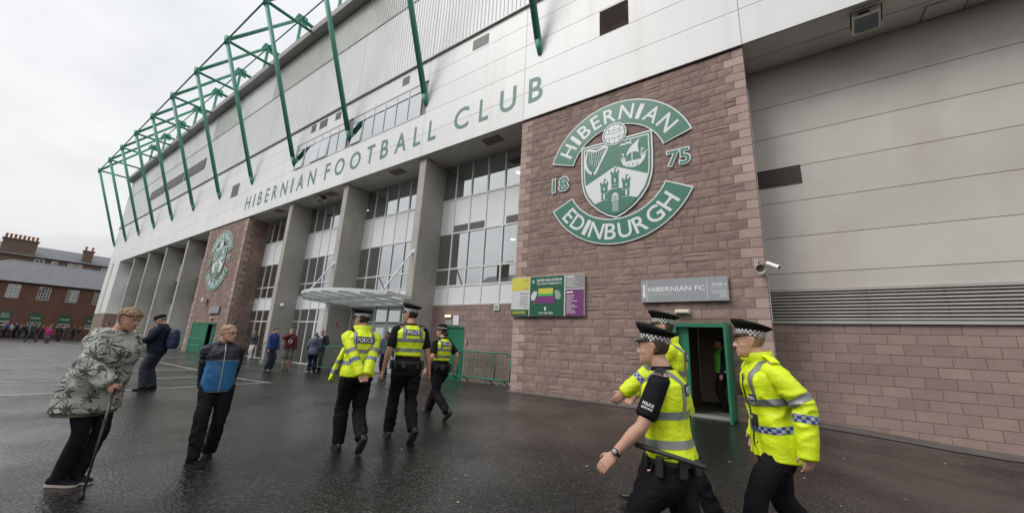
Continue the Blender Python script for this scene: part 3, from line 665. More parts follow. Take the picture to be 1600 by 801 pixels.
right_wall()
# ---- end pylon
def pylon():
    m = MB(); m.bbox(-68.3, -65.4, -0.03, 1.5, 3.0, ZF - .01, .01); m.build('end_pylon', WHITE, stand)
    MB().bbox(-71.45, -69.1, -0.03, 1.5, 3.0, ZF - .01, .01).build('end_pylon', WHITE, stand)
    MB().box(-69.1, -68.3, 0.25, 1.4, 3.0, ZF - .01).build('pylon_slot', GREYCLAD, stand)
    MB().box(-71.4, -65.42, -0.02, 1.5, -0.5, 2.99).build('pylon_base', BLOCK, stand)
    MB().box(-71.4, -36, 1.75, 20, -0.4, 9.2).build('stand_core', GREYCLAD, stand)
    MB().box(-72.3, -36, 1.75, 20, 9.3, 21.1).build('stand_core', CORR, stand)
pylon()
# ------------------------------------------------------------------ emblem
def stroke(pts, w, y, closed=False):
    """flat ribbon along points (x, z)"""
    P = [Vector((p[0], p[1])) for p in pts]; n = len(P); out = []; idx = range(n)
    for i in idx:
        a = P[i - 1] if (i > 0 or closed) else P[i]; b = P[(i + 1) % n] if (i < n - 1 or closed) else P[i]
        d = (b - a).normalized(); ww = w[i] if isinstance(w, (list, tuple)) else w; q = Vector((-d.y, d.x)) * ww / 2; out += [P[i] + q, P[i] - q]
    v = [(p.x, y, p.y) for p in out]; m = n if closed else n - 1
    return v, [(2 * i, 2 * i + 1, 2 * ((i + 1) % n) + 1, 2 * ((i + 1) % n)) for i in range(m)]
def arc_poly(r0, r1, a0, a1, n=28):
    A = [math.radians(a0 + (a1 - a0) * i / n) for i in range(n + 1)]
    return A, r0, r1
def arc_band(m, r0, r1, a0, a1, y0, y1, n=36):
    rs = []
    for i in range(n + 1):
        a = math.radians(a0 + (a1 - a0) * i / n); c, s_ = math.cos(a), math.sin(a)
        rs.append([(r0 * c, y0, r0 * s_), (r1 * c, y0, r1 * s_), (r1 * c, y1, r1 * s_), (r0 * c, y1, r0 * s_)])
    return m.rings(rs)
def emblem(cx, cz, label, src=None):
    root = thing('club_emblem', label, 'emblem', (cx, 0.012, cz), 'emblems on the stone towers'); del root['_root']
    if src is not None:
        def cp(o, par):
            c = o.copy(); COL.objects.link(c); c.parent = par
            for ch in list(o.children): cp(ch, c)
        for ch in list(src.children): cp(ch, root)
        return root
    Y = -0.008
    for a0, a1, word, ta, tb, top in ((162.5, 18, 'HIBERNIAN', 153.5, 28.5, True), (-154.8, -25.2, 'EDINBURGH', -144.5, -35.5, False)):
        ri, ro = (1.41, 2.2) if top else (1.50, 2.25); e = 1.1 if top else -1.1
        b = arc_band(MB(), ri, ro, a0, a1, Y, 0.0).build('banner', EWHITE, root)
        arc_band(MB(), ri + .035, ro - .035, a0 - e, a1 + e, Y - .006, Y - .001).build('banner_face', EGREEN, b)
        n = len(word); wid = dict(I=.13, H=.40, B=.33, E=.27, R=.36, N=.42, A=.42, D=.4, U=.38, G=.42)
        tot = sum(wid[c] for c in word); k = 0; rm = (ri + ro) / 2 - 0.0
        gap = (abs(tb - ta) * PI / 180 * rm - tot) / (n - 1); s_ = 0
        for c in word:
            w = wid[c]; mid = s_ + w / 2; s_ += w + gap; a = math.radians(ta) + (-1 if top else 1) * mid / rm
            v, f = text_geo(c, 0, 0.012); xs = [p[0] for p in v]; ys = [p[1] for p in v]; x0, x1, y0, y1 = min(xs), max(xs), min(ys), max(ys); hh = 0.47
            vv = []
            for p in v:
                lx = ((p[0] - x0) / (x1 - x0) - .5) * w; lz = ((p[1] - y0) / (y1 - y0) - .5) * hh
                ca, sa = math.cos(a), math.sin(a)
                if top: X, Z = ca * (rm + lz) + sa * lx, sa * (rm + lz) - ca * lx
                else: X, Z = ca * (rm - lz) - sa * lx, sa * (rm - lz) + ca * lx
                vv.append((X, Y - .010, Z))
            mesh_obj('letter', vv, f, EWHITE, b)
    half = [(1.07, .96), (1.075, .3), (1.06, -.15), (1.02, -.42), (.92, -.72), (.73, -1.0), (.5, -1.22), (.25, -1.39)]
    sh = [(-x, z) for x, z in reversed(half)]; poly = half + [(0, -1.5)] + sh
    poly = poly[::-1]
    def scaled(k): return [(x * k, (z + .2) * k - .2) for x, z in poly]
    s1 = MB().prism(scaled(1.0), Y - .012, 0.0).build('shield', EWHITE, root)
    for i, (k, mt) in enumerate(((.962, EGREEN), (.915, EWHITE), (.885, EGREEN))):
        MB().prism(scaled(k), Y - .016 - .004 * i, Y - .0125 - .004 * i).build('shield_layer', mt, s1)
    y = Y - .028
    MB().prism([(0.0, .08), (-.93, -.36), (-.895, -.5), (-.80, -.74), (-.62, -.98), (-.5, -1.08), (.5, -1.08), (.62, -.98), (.80, -.74), (.895, -.5), (.93, -.36)], y, y + .003).build('chevron', EWHITE, s1)
    y -= .004; cs = MB()
    def castle_tower(a, b, z0, z1):
        cs.prism([(b, z0), (b, z1), (a, z1), (a, z0)][::-1], y, y + .003); w = (b - a)
        cs.prism([(b + .02, z1), (b + .02, z1 + .05), (a - .02, z1 + .05), (a - .02, z1)][::-1], y, y + .003)
        for i in range(3):
            x = a - .02 + (w + .04) * (i * 2) / 5; cs.prism([(x + (w + .04) / 5, z1 + .05), (x + (w + .04) / 5, z1 + .11), (x, z1 + .11), (x, z1 + .05)][::-1], y, y + .003)
        m_ = (a + b) / 2; cs.prism([(m_ + .012, z1 + .1), (m_ + .012, z1 + .2), (m_ - .012, z1 + .2), (m_ - .012, z1 + .1)][::-1], y, y + .003)
        cs.prism([(m_, z1 + .2), (m_ + .09, z1 + .18), (m_, z1 + .14)], y, y + .003)
    castle_tower(-.44, -.23, -.66, -.45); castle_tower(.21, .42, -.66, -.45); castle_tower(-.12, .10, -.60, -.16)
    cs.prism([(-.42, -1.04), (-.42, -.66), (-.2, -.66), (-.2, -.62), (.18, -.62), (.18, -.66), (.4, -.66), (.4, -1.04)], y - .001, y + .002)
    cs.prism([(-.62, -.99), (-.45, -.93), (.43, -.93), (.62, -.99), (.48, -1.16), (.25, -1.31), (0, -1.4), (-.25, -1.31), (-.48, -1.16)][::-1], y - .002, y + .001)
    cs.build('castle', EGREEN, s1)
    cw = MB(); y2 = y - .006
    for a, b, z0, z1 in ((-.36, -.31, -.88, -.72), (.29, .34, -.88, -.72), (-.03, .01, -.42, -.3), (-.36, -.32, -.6, -.52), (.3, .34, -.6, -.52)): cw.prism([(b, z0), (b, z1), (a, z1), (a, z0)][::-1], y2, y2 + .002)
    cw.prism([(-.11, -1.0), (-.11, -.84), (-.07, -.76), (-.01, -.73), (.05, -.76), (.09, -.84), (.09, -1.0)], y2, y2 + .002)
    for i in range(5):
        z = -1.06 - i * .055; cw.prism([(-.10, z), (-.10, z + .022), (.08, z + .022), (.08, z)], y2, y2 + .002)
    for z in (-.5, -.6): cw.add(*stroke([(-.12, z), (.10, z)], .012, y2))
    for z in (-.70, -.92): cw.add(*stroke([(-.43, z), (-.21, z)], .012, y2)); cw.add(*stroke([(.19, z), (.41, z)], .012, y2))
    cw.build('castle_detail', EWHITE, s1)
    gate = MB()
    for x in (-.07, -.03, .01, .05): gate.add(*stroke([(x, -1.0), (x, -.79)], .009, y2 - .003))
    for z in (-.95, -.9, -.85): gate.add(*stroke([(-.1, z), (.08, z)], .008, y2 - .003))
    gate.build('gate_bars', EGREEN, s1)
    hp = MB()
    hp.add(*stroke([(-.90, .77), (-.80, .80), (-.68, .74), (-.55, .72), (-.42, .76), (-.30, .79), (-.22, .75), (-.24, .68)], [.03, .07, .08, .06, .07, .09, .08, .04], y))
    hp.add(*stroke([(-.24, .70), (-.36, .48), (-.48, .25), (-.60, .02), (-.66, -.02), (-.72, .0)], [.08, .07, .06, .08, .09, .05], y))
    hp.add(*stroke([(-.86, .74), (-.92, .58), (-.94, .42), (-.90, .24), (-.82, .10), (-.72, .0), (-.66, -.03)], [.04, .07, .09, .09, .08, .07, .05], y))
    for i in range(7):
        t = i / 6; a = (-.80 + .48 * t, .74); b = (-.86 + .22 * t + .08, .34 - .24 * t) if t < .5 else (-.74 + .36 * (t - .5) + .10, .20 + .22 * (t - .5)); hp.add(*stroke([a, b], .014, y - .002))
    hp.build('harp', EWHITE, s1)
    sp = MB()
    sp.prism([(.17, .24), (.24, .05), (.38, -.04), (.55, -.07), (.72, -.03), (.84, .10), (.90, .30), (.78, .24), (.76, .14), (.32, .14), (.30, .22)], y, y + .003)
    sp.prism([(.33, .30), (.36, .42), (.44, .56), (.56, .66), (.72, .78), (.67, .58), (.68, .42), (.70, .34), (.60, .40), (.46, .40)], y, y + .003)
    sp.add(*stroke([(.50, .12), (.50, .42)], .03, y)); sp.add(*stroke([(.17, .28), (.33, .24)], .03, y)); sp.add(*stroke([(.72, .26), (.93, .36)], .03, y)); sp.add(*stroke([(.76, .14), (.76, .42)], .02, y)); sp.add(*stroke([(.26, .14), (.26, .40)], .02, y))
    sp.prism([(.26, .34), (.18, .40), (.26, .42)][::-1], y, y + .003); sp.prism([(.76, .38), (.76, .47), (.86, .43)], y, y + .003)
    sp.add(*stroke([(.47, .70), (.36, .74), (.30, .70), (.20, .72), (.15, .68)], [.04, .07, .05, .06, .02], y)); sp.add(*stroke([(.48, .66), (.46, .84), (.36, .86)], .03, y))
    sp.build('ship', EWHITE, s1)
    pd = MB()
    for x in (.40, .52, .64): pd.prism([(x + .025 * math.cos(a * PI / 4), .02 + .025 * math.sin(a * PI / 4)) for a in range(8)], y - .004, y - .001)
    pd.build('portholes', EGREEN, s1)
    bl = MB(); bc = (-.01, 1.13)
    bl.prism([(bc[0] + .37 * math.cos(2 * PI * i / 36), bc[1] + .37 * math.sin(2 * PI * i / 36)) for i in range(36)], y - .004, y); b = bl.build('ball', EWHITE, s1)
    bg = MB(); circ = lambda r: [(bc[0] + r * math.cos(2 * PI * i / 36), bc[1] + r * math.sin(2 * PI * i / 36)) for i in range(36)]
    bg.add(*stroke(circ(.325), .03, y - .007, True))
    def inb(pts): return [(bc[0] + x, bc[1] + z) for x, z in pts]
    for pts in ([(-.30, .06), (-.1, .02), (.1, .02), (.30, .07)], [(-.30, -.08), (-.1, -.13), (.1, -.13), (.30, -.07)], [(-.2, .24), (-.16, .14), (-.17, .03)], [(.2, .24), (.16, .14), (.17, .03)], [(-.19, .14), (0, .11), (.19, .14)], [(-.18, -.1), (-.14, -.2), (-.16, -.27)], [(.18, -.1), (.14, -.2), (.16, -.27)], [(0, .11), (0, .3)], [(0, -.13), (0, -.3)]):
        bg.add(*stroke(inb(pts), .014, y - .007))
    bg.build('ball_seams', EGREEN, s1)
    for txt, x0, x1, z0, z1 in (('18', -2.07, -1.52, -.33, .13), ('75', 1.44, 1.99, -.28, .16)):
        r = put_text(txt, x0 - .03, x1 + .03, z0 - .03, z1 + .03, Y - .004, EWHITE, 'year', root, bold=0.055)
        put_text(txt, x0, x1, z0, z1, Y - .008, EGREEN, 'year_face', r, bold=0.012)
    return root
em1 = emblem(-3.53, 6.6, 'large round green and white club emblem on the near stone tower above the map board')
em2 = emblem(-33.05, 6.56, 'green and white club emblem on the distant stone tower, seen at a steep angle', em1)

# ------------------------------------------------------------------ signs
SG = M('sign_green', (0.018, 0.105, 0.055), 0.35, 0.04, 2); SY = M('sign_yellow', (0.62, 0.56, 0.07), 0.4, 0.04, 2); SWH = M('sign_white', (0.60, 0.60, 0.61), 0.4, 0.04, 2)
SGR = M('sign_grey', (0.26, 0.255, 0.25), 0.35, 0.04, 2); SPU = M('sign_purple', (0.17, 0.035, 0.16), 0.4, 0.04, 2); SLG = M('sign_light_green', (0.07, 0.42, 0.11), 0.4, 0.03); SRE = M('sign_red', (0.5, 0.05, 0.04), 0.4)
SPG = M('sign_pale_green', (0.27, 0.36, 0.28), 0.4); SBL = M('sign_silver_blue', (0.30, 0.305, 0.325), 0.35, 0.05, 2); PRW = M('print_white', (0.78, 0.78, 0.78), 0.4, 0.02)
def rect(x0, x1, z0, z1, y, mat, name, par): return MB().box(x0, x1, y, y + .003, z0, z1).build(name, mat, par)
def lines(x0, x1, z1, n, h, gap, y, mat, par, seed=1, right=False):
    r = random.Random(seed); m = MB()
    for i in range(n):
        L = (x1 - x0) * r.uniform(.45, 1.0); a, b = (x1 - L, x1) if right else (x0, x0 + L); m.box(a, b, y, y + .002, z1 - i * gap - h, z1 - i * gap)
    return m.build('small_print', mat, par)
def map_board():
    x0, z0, x1, z1 = -6.95, 2.37, -4.46, 3.58; yb = -0.06
    t = thing('map_board', 'green, yellow and purple stadium map board on the near stone tower', 'sign', (x0, 0, z0))
    p = MB().bbox(x0, x1, yb, -0.005, z0, z1, .005).build('board', SWH, t); y = yb - .004
    rect(x0 + .01, x0 + .66, 3.17, z1 - .01, y, SY, 'yellow_field', p); rect(x0 + .01, x0 + .66, 2.58, 3.165, y, SWH, 'white_field', p); rect(x0 + .01, x0 + .66, z0 + .01, 2.575, y, SG, 'green_strip', p)
    rect(x0 + .69, x0 + 1.86, z0 + .01, z1 - .01, y, SG, 'map_field', p)
    rect(x0 + 1.90, x1 - .01, 3.16, z1 - .01, y, SGR, 'grey_field', p); rect(x0 + 1.90, x1 - .01, z0 + .01, 3.13, y, SPU, 'purple_field', p)
    y -= .004
    put_text('EASTER ROAD STADIUM', x0 + .93, x0 + 1.78, 3.41, 3.49, y, PRW, 'lettering', p, bold=.02); put_text('THE HOME OF HIBERNIAN FC', x0 + .93, x0 + 1.78, 3.31, 3.37, y, PRW, 'lettering', p, bold=.01)
    MB().prism([(x0 + .80 + .055 * math.cos(i * PI / 8), 3.42 + .065 * math.sin(i * PI / 8)) for i in range(16)], y, y + .002).build('small_crest', SPG, p)
    put_text('YOU ARE HERE', x0 + 1.02, x0 + 1.50, 2.43, 2.49, y, PRW, 'lettering', p, bold=.012)
    MB().prism([(x0 + 1.22, 2.53), (x0 + 1.22, 2.60), (x0 + 1.19, 2.60), (x0 + 1.24, 2.65), (x0 + 1.29, 2.60), (x0 + 1.26, 2.60), (x0 + 1.26, 2.53)], y, y + .002).build('arrow', PRW, p)
    MB().prism([(x0 + .99, 3.04), (x0 + .99, 3.20), (x0 + 1.48, 3.20), (x0 + 1.50, 3.16), (x0 + 1.49, 3.04)], y, y + .002).build('north_block', SY, p)
    MB().prism([(x0 + .98, 2.97), (x0 + .99, 3.04), (x0 + 1.49, 3.04), (x0 + 1.51, 2.97)], y, y + .002).build('pitch_block', SLG, p)
    MB().prism([(x0 + .91, 2.75), (x0 + .97, 2.97), (x0 + 1.52, 2.97), (x0 + 1.57, 2.75)], y, y + .002).build('stand_block', SPU, p)
    MB().prism([(x0 + .75, 2.85), (x0 + .73, 2.98), (x0 + .81, 3.12), (x0 + .94, 3.12), (x0 + .95, 3.05), (x0 + .86, 2.84)], y, y + .002).build('end_block', SWH, p)
    MB().prism([(x0 + 1.60, 2.86), (x0 + 1.54, 3.06), (x0 + 1.55, 3.13), (x0 + 1.68, 3.13), (x0 + 1.76, 2.99), (x0 + 1.74, 2.86)], y, y + .002).build('end_block', SPG, p)
    MB().prism([(x0 + .84, 2.73), (x0 + .86, 2.80), (x0 + .90, 2.80), (x0 + .89, 2.73)], y, y + .002).build('red_mark', SRE, p)
    lines(x0 + .30, x0 + .62, 3.50, 1, .025, .05, y, SGR, p, 3, True); lines(x0 + .34, x0 + .62, 3.23, 1, .02, .05, y, SGR, p, 4, True); lines(x0 + .1, x0 + .62, 3.08, 1, .03, .05, y, SGR, p, 4, True)
    lines(x0 + .3, x0 + .62, 2.98, 7, .018, .055, y, SGR, p, 5, True); lines(x0 + .05, x0 + .6, 2.52, 2, .022, .05, y, SY, p, 6)
    lines(x0 + 1.94, x0 + 2.36, 3.52, 1, .035, .05, y, PRW, p, 8); lines(x0 + 1.94, x0 + 2.40, 3.44, 5, .02, .05, y, SWH, p, 7)
    lines(x0 + 1.94, x0 + 2.30, 3.07, 1, .04, .05, y, PRW, p, 8); lines(x0 + 1.94, x0 + 2.30, 2.97, 10, .02, .055, y, SWH, p, 9)
map_board()
def stair_sign():
    x0, x1, z0, z1 = -2.88, -.9, 2.7, 3.27; yb = -.06
    t = thing('stair_sign', 'silver grey rectangular sign with white lettering above the open green door', 'sign', (x0, 0, z0))
    p = MB().bbox(x0, x1, yb, -.005, z0, z1, .005).build('board', SBL, t); y = yb - .004
    rect(x0 + .145, x0 + .155, z0 + .02, z1 - .01, y, PRW, 'rule', p); rect(x1 - .445, x1 - .437, z0 + .03, z1 - .02, y, PRW, 'rule', p); rect(x1 - .43, x1 - .02, z1 - .275, z1 - .267, y, PRW, 'rule', p)
    MB().prism([(x0 + .055, z1 - .11), (x0 + .055, z0 + .20), (x0 + .03, z0 + .20), (x0 + .08, z0 + .10), (x0 + .13, z0 + .20), (x0 + .105, z0 + .20), (x0 + .105, z1 - .11)][::-1], y, y + .002).build('arrow', PRW, p)
    put_text('HIBERNIAN FC', x0 + .19, x1 - .49, z0 + .26, z0 + .38, y, PRW, 'lettering', p, bold=.012); put_text('HOSPITALITY', x0 + .19, x0 + .78, z0 + .16, z0 + .225, y, SWH, 'lettering', p)
    put_text('STAIR 4', x1 - .34, x1 - .04, z1 - .23, z1 - .15, y, PRW, 'lettering', p, bold=.012); lines(x1 - .36, x1 - .04, z0 + .24, 4, .02, .048, y, SWH, p, 2, True)
stair_sign()
s2 = MB().bbox(-32.6, -30.85, -.06, -.005, 2.68, 3.18, .005).build('stair_sign', SBL); tag(s2, 'small silver sign on the distant stone tower above its green doors', 'sign')
s3 = thing('fire_assembly_sign', 'small red and white notice on the concrete column beside the entrance', 'sign', (-17.77, .7, 2))
MB().box(-17.772, -17.764, .55, .85, 1.95, 2.2).build('board', SWH, s3); MB().box(-17.763, -17.760, .57, .83, 1.98, 2.06).build('red_band', SRE, s3); MB().box(-17.763, -17.760, .62, .78, 2.09, 2.18).build('red_mark', SRE, s3)
# ------------------------------------------------------------------ lamps, cameras, speakers
def bulkhead(x, y, z, lit, label):
    t = thing('bulkhead_lamp', label, 'lamp', (x, y, z), 'bulkhead lamps over doors')
    MB().bbox(x - .17, x + .17, y - .05, y, z - .055, z + .055, .01).build('housing', OFFW, t)
    MB().bbox(x - .15, x + .15, y - .10, y - .05, z - .042, z + .042, .02).build('lens', lit, t)
LENS = M('frosted_lens', (0.72, 0.66, 0.52), 0.3, 0.03)
bulkhead(-1.92, 0.0, 2.46, LENS, 'cream bulkhead lamp on the stone tower between the silver sign and the open door')
bulkhead(-10.98, 1.35, 2.52, LAMPW, 'lit warm bulkhead lamp above the closed green door in the block wall')
bulkhead(-31.9, 0.0, 2.36, LENS, 'small cream lamp under the sign on the distant stone tower')
def floodlight(x, y, z, label, s=1.0, tilt=0.5):
    t = thing('floodlight', label, 'floodlight', (x, y, z), 'floodlights under the soffit')
    def R_(p): # tilt about x
        c, q = math.cos(tilt), math.sin(tilt); return (x + p[0] * s, y + (p[1] * c - p[2] * q) * s, z + (p[1] * q + p[2] * c) * s)
    m = MB().box(-.24, .24, -.05, .07, -.19, .19); m.v = [R_(p) for p in m.v]; m.build('housing', OFFW, t)
    m = MB().box(-.20, .20, -.062, -.052, -.15, .15); m.v = [R_(p) for p in m.v]; m.build('glass', M_glass('flood_glass', (.5, .52, .5), .25, .05), t)
    m = MB().box(-.27, -.25, -.02, .02, -.05, .3).box(.25, .27, -.02, .02, -.05, .3).box(-.27, .27, -.02, .02, .28, .30); m.v = [R_(p) for p in m.v]; m.build('bracket', BLACKP, t)
    MB().box(x - .1 * s, x + .1 * s, y + .0, y + .25 * s, ZF - .14, ZF - .003).build('gear_box', BLACKP, t)
floodlight(2.23, 0.33, 8.98, 'rectangular floodlight under the soffit over the recessed wall', 1.0, 0.75)
floodlight(-20.75, 0.35, 8.95, 'small floodlight under the soffit between the concrete columns', 1.0, 0.9)
def wall_flood():
    t = thing('wall_floodlight', 'small cream floodlight on the distant stone tower under its emblem', 'floodlight', (-33.6, 0, 3.68))
    MB().box(-33.8, -33.4, -.28, -.08, 3.52, 3.82).build('housing', OFFW, t); MB().box(-33.64, -33.56, -.08, .0, 3.6, 3.75).build('bracket', BLACKP, t)
wall_flood()
def cctv():
    t = thing('security_camera', 'white tubular security camera on a bracket at the near tower corner', 'camera', (-.12, -.1, 3.4))
    MB().tube((-.26, 0, 3.46), (-.26, -.16, 3.46), .025).tube((-.26, -.16, 3.46), (-.10, -.22, 3.44), .02).build('bracket', BLACKP, t)
    a = Vector((-.12, -.22, 3.47)); b = Vector((.07, -.30, 3.35)); MB().tube(a, b, .045, .045, 14).tube(b, b + (b - a) * .1, .055, .055, 14).build('housing', PANEL, t, False)
    MB().tube(b + (b - a) * .101, b + (b - a) * .12, .035, .035, 12).build('lens', BLACKP, t)
    t = thing('horn_speaker', 'cream horn loudspeaker beside the security camera at the tower corner', 'loudspeaker', (-.3, -.1, 3.4))
    c = Vector((-.30, -.08, 3.42)); d = Vector((.25, -.75, -.35)).normalized(); u = d.orthogonal().normalized(); w = d.cross(u)
    rs = [[c + d * q + (u * math.cos(2 * PI * i / 18) + w * math.sin(2 * PI * i / 18)) * r for i in range(18)] for q, r in ((0, .03), (.05, .035), (.12, .055), (.19, .10), (.21, .12), (.205, .105), (.12, .045), (.08, .03))]
    MB().rings(rs).build('horn', OFFW, t, True); MB().tube(c + d * .06, c + d * .19, .03, .035).build('driver', GRILLE, t); MB().tube((-.34, 0, 3.62), (-.34, -.06, 3.40), .018).tube((-.30, 0, 3.62), (-.30, -.06, 3.40), .018).build('bracket', STEEL, t)
    t = thing('dome_camera', 'small white dome camera on the side of a concrete column', 'camera', (-23.5, .5, 3.1))
    MB().tube((-23.56, .5, 3.2), (-23.35, .5, 3.2), .03).build('arm', PANEL, t); MB().ball((-23.3, .5, 3.12), .11, .11, .12).build('dome', PANEL, t, True)
cctv()
# ------------------------------------------------------------------ crowd barriers
BAR = M('barrier_green', (0.022, 0.19, 0.115), 0.45, 0.08, 3); BARG = M('barrier_bar', (0.10, 0.19, 0.14), 0.45, 0.1, 3)
def barrier(x0, y0, x1, y1, label, h=1.08):
    g = (G(x0, y0) + G(x1, y1)) / 2; t = thing('crowd_barrier', label, 'barrier', (x0, y0, g), 'green crowd barriers by the entrance')
    a = Vector((x0, y0, g)); b = Vector((x1, y1, g)); d = (b - a).normalized(); p = Vector((-d.y, d.x, 0)); L = (b - a).length
    fr = MB(); r = .022; z0, z1 = .2, h; c = .1
    pts = [a + d * 0 + Vector((0, 0, z0)), a + Vector((0, 0, z1 - c)), a + d * c + Vector((0, 0, z1)), b - d * c + Vector((0, 0, z1)), b + Vector((0, 0, z1 - c)), b + Vector((0, 0, z0)), a + Vector((0, 0, z0))]
    fr.path(pts, r, 8); fr.build('frame', BAR, t, True)
    m = MB(); n = int(L / .105)
    for i in range(1, n): m.tube(a + d * (L * i / n) + Vector((0, 0, z0)), a + d * (L * i / n) + Vector((0, 0, z1)), .008, None, 5)
    o = m.build('bars', BARG, t); o['kind'] = 'stuff'
    for q in (.12, .88):
        c0 = a + d * (L * q); MB().tube(c0 + Vector((0, 0, z0)), c0 + p * .3 + Vector((0, 0, .02)), .02).tube(c0 + Vector((0, 0, z0)), c0 - p * .3 + Vector((0, 0, .02)), .02).build('foot', BAR, t)
barrier(-9.95, .98, -7.5, .85, 'green crowd barrier against the stone tower, right of the closed door'); barrier(-10.6, 1.12, -8.3, 1.05, 'green crowd barrier in front of the closed green door, behind its neighbour')
barrier(-16.9, -.75, -14.7, -.2, 'green crowd barrier beside the officer with clasped hands')
barrier(-21.4, -.9, -19.1, -.5, 'green crowd barrier behind the man in the maroon hoodie')
# ------------------------------------------------------------------ ticket office and tenements
BRK = M('red_sandstone', (0.155, 0.082, 0.058), 0.9, 0.3, 2.2, 0.5, 12, 0.03, stretch=(1, 1, 3.2), stain=0.5, stain_col=(0.045, 0.028, 0.022), stain_scale=0.5, fine=0.25)
SLATE = M('slate_roof', (0.12, 0.122, 0.132), 0.55, 0.22, 1.2, 0.5, 14, 0.02, stretch=(1, 1.4, 3), stain=0.4, stain_col=(0.05, 0.05, 0.055), stain_scale=2, fine=0.25)
BRK2 = M('brown_tenement_stone', (0.15, 0.105, 0.08), 0.9, 0.2, 1.5, fine=0.2); POT = M('red_clay_pot', (0.30, 0.085, 0.055), 0.8, 0.15, 3); LEAD = M('lead_flashing', (0.30, 0.31, 0.33), 0.5, 0.1)
SASHG = M_glass('sash_glass', (0.25, 0.26, 0.27), .2, .03)
def sash(y0, y1, z0, z1, X, par, nx=4, nz=4, name='window'):
    m = MB(); t = .04
    m.box(X - .06, X + .03, y0, y0 + .07, z0, z1).box(X - .06, X + .03, y1 - .07, y1, z0, z1).box(X - .06, X + .032, y0 + .07, y1 - .07, z1 - .07, z1).box(X - .06, X + .06, y0 - .05, y1 + .05, z0 - .08, z0 + .05)
    for i in range(1, nx): y = y0 + (y1 - y0) * i / nx; m.box(X - .04, X, y - t / 2, y + t / 2, z0 + .05, z1 - .07)
    for i in range(1, nz): z = z0 + (z1 - z0) * i / nz; m.box(X - .036, X + .004, y0 + .07, y1 - .07, z - t / 2, z + t / 2)
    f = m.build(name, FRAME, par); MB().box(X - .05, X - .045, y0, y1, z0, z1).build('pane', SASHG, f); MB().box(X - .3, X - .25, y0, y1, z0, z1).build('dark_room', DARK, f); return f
def ticket_office():
    t = thing('ticket_office', 'red sandstone ticket office with white sash windows and slate roof behind the queue', 'building', (-83, -4, -.4))
    X = -80.0; y0, y1 = -14.0, 9.0; zb = -.6; ze = 6.5
    ops = []
    for yc in (-11.6, -9.05, -6.48, -3.93, -1.38, 1.16, 3.7): ops.append((yc - .54, yc + .54, 4.45, 6.2)); ops.append((yc - .55, yc + .55, 1.0, 2.72))
    ysp = sorted({y0, y1} | {o[0] for o in ops} | {o[1] for o in ops}); zsp = sorted({zb, ze} | {o[2] for o in ops} | {o[3] for o in ops}); m = MB()
    for a, b in zip(ysp, ysp[1:]):
        for c, d in zip(zsp, zsp[1:]):
            if not any(o[0] <= a and b <= o[1] and o[2] <= c and d <= o[3] for o in ops): m.add([(X, a, c), (X, b, c), (X, b, d), (X, a, d)], [(0, 1, 2, 3)])
    for o in ops:
        for (a, c), (b, d) in (((o[0], o[2]), (o[1], o[2])), ((o[1], o[2]), (o[1], o[3])), ((o[1], o[3]), (o[0], o[3])), ((o[0], o[3]), (o[0], o[2]))): m.add([(X, a, c), (X, b, d), (X - .15, b, d), (X - .15, a, c)], [(0, 1, 2, 3)])
    m.add([(X, y0, zb), (X - 12, y0, zb), (X - 12, y0, ze), (X, y0, ze)], [(0, 1, 2, 3)]); m.add([(X, y1, zb), (X - 12, y1, zb), (X - 12, y1, ze), (X, y1, ze)], [(0, 1, 2, 3)])
    m.build('wall', BRK, t)
    for i, o in enumerate(ops):
        if i % 2 == 0: sash(o[0], o[1], o[2], o[3], X - .1, t)
        else:
            f = sash(o[0], o[1], o[2] + .08, o[2] + .55, X - .1, t, 3, 1, 'ticket_window')
            s = MB().box(X - .12, X - .04, o[0], o[1], o[2] + .58, o[3]).build('ticket_sign', SG, t)
            v, fc = text_geo('TICKET', 0, .01); xs = [p[0] for p in v]; ys = [p[1] for p in v]
            def lay(v, fc, a, b, c, d): mesh_obj('lettering', [(X - .03, o[0] + a + (p[0] - min(xs)) / (max(xs) - min(xs)) * (b - a), c + (p[1] - min(ys)) / (max(ys) - min(ys)) * (d - c)) for p in v], fc, PRW, s)
            lay(v, fc, .12, .98, 1.98, 2.2)
            if i in (5,):
                v, fc = text_geo('18-21', 0, .01); xs = [p[0] for p in v]; ys = [p[1] for p in v]; lay(v, fc, .3, .85, 2.34, 2.54)
    r = MB(); xr = -86.0; zr = 9.72; h0, h1 = -7.2, 4.0; e = .3
    A, B, C_, D = (X + e, y0 - e, ze - .05), (X + e, y1 + e, ze - .05), (-92 - e, y1 + e, ze - .05), (-92 - e, y0 - e, ze - .05); P, Q = (xr, h0, zr), (xr, h1 + 6, zr)
    r.add([A, B, C_, D, P, Q], [(0, 1, 5, 4), (1, 2, 5), (2, 3, 4, 5), (3, 0, 4)]); rf = r.build('roof', SLATE, t)
    MB().tube(P, Q, .09, None, 6).tube(P, A, .07, None, 6).build('ridge', LEAD, rf); MB().tube((X + e, y0 - e, ze - .03), (X + e, y1 + e, ze - .03), .07, None, 8).build('gutter', BLACKP, rf)
    MB().tube((X + .08, -8.0, -.4), (X + .08, -8.0, 6.4), .06).build('downpipe', PANEL, t)
ticket_office()
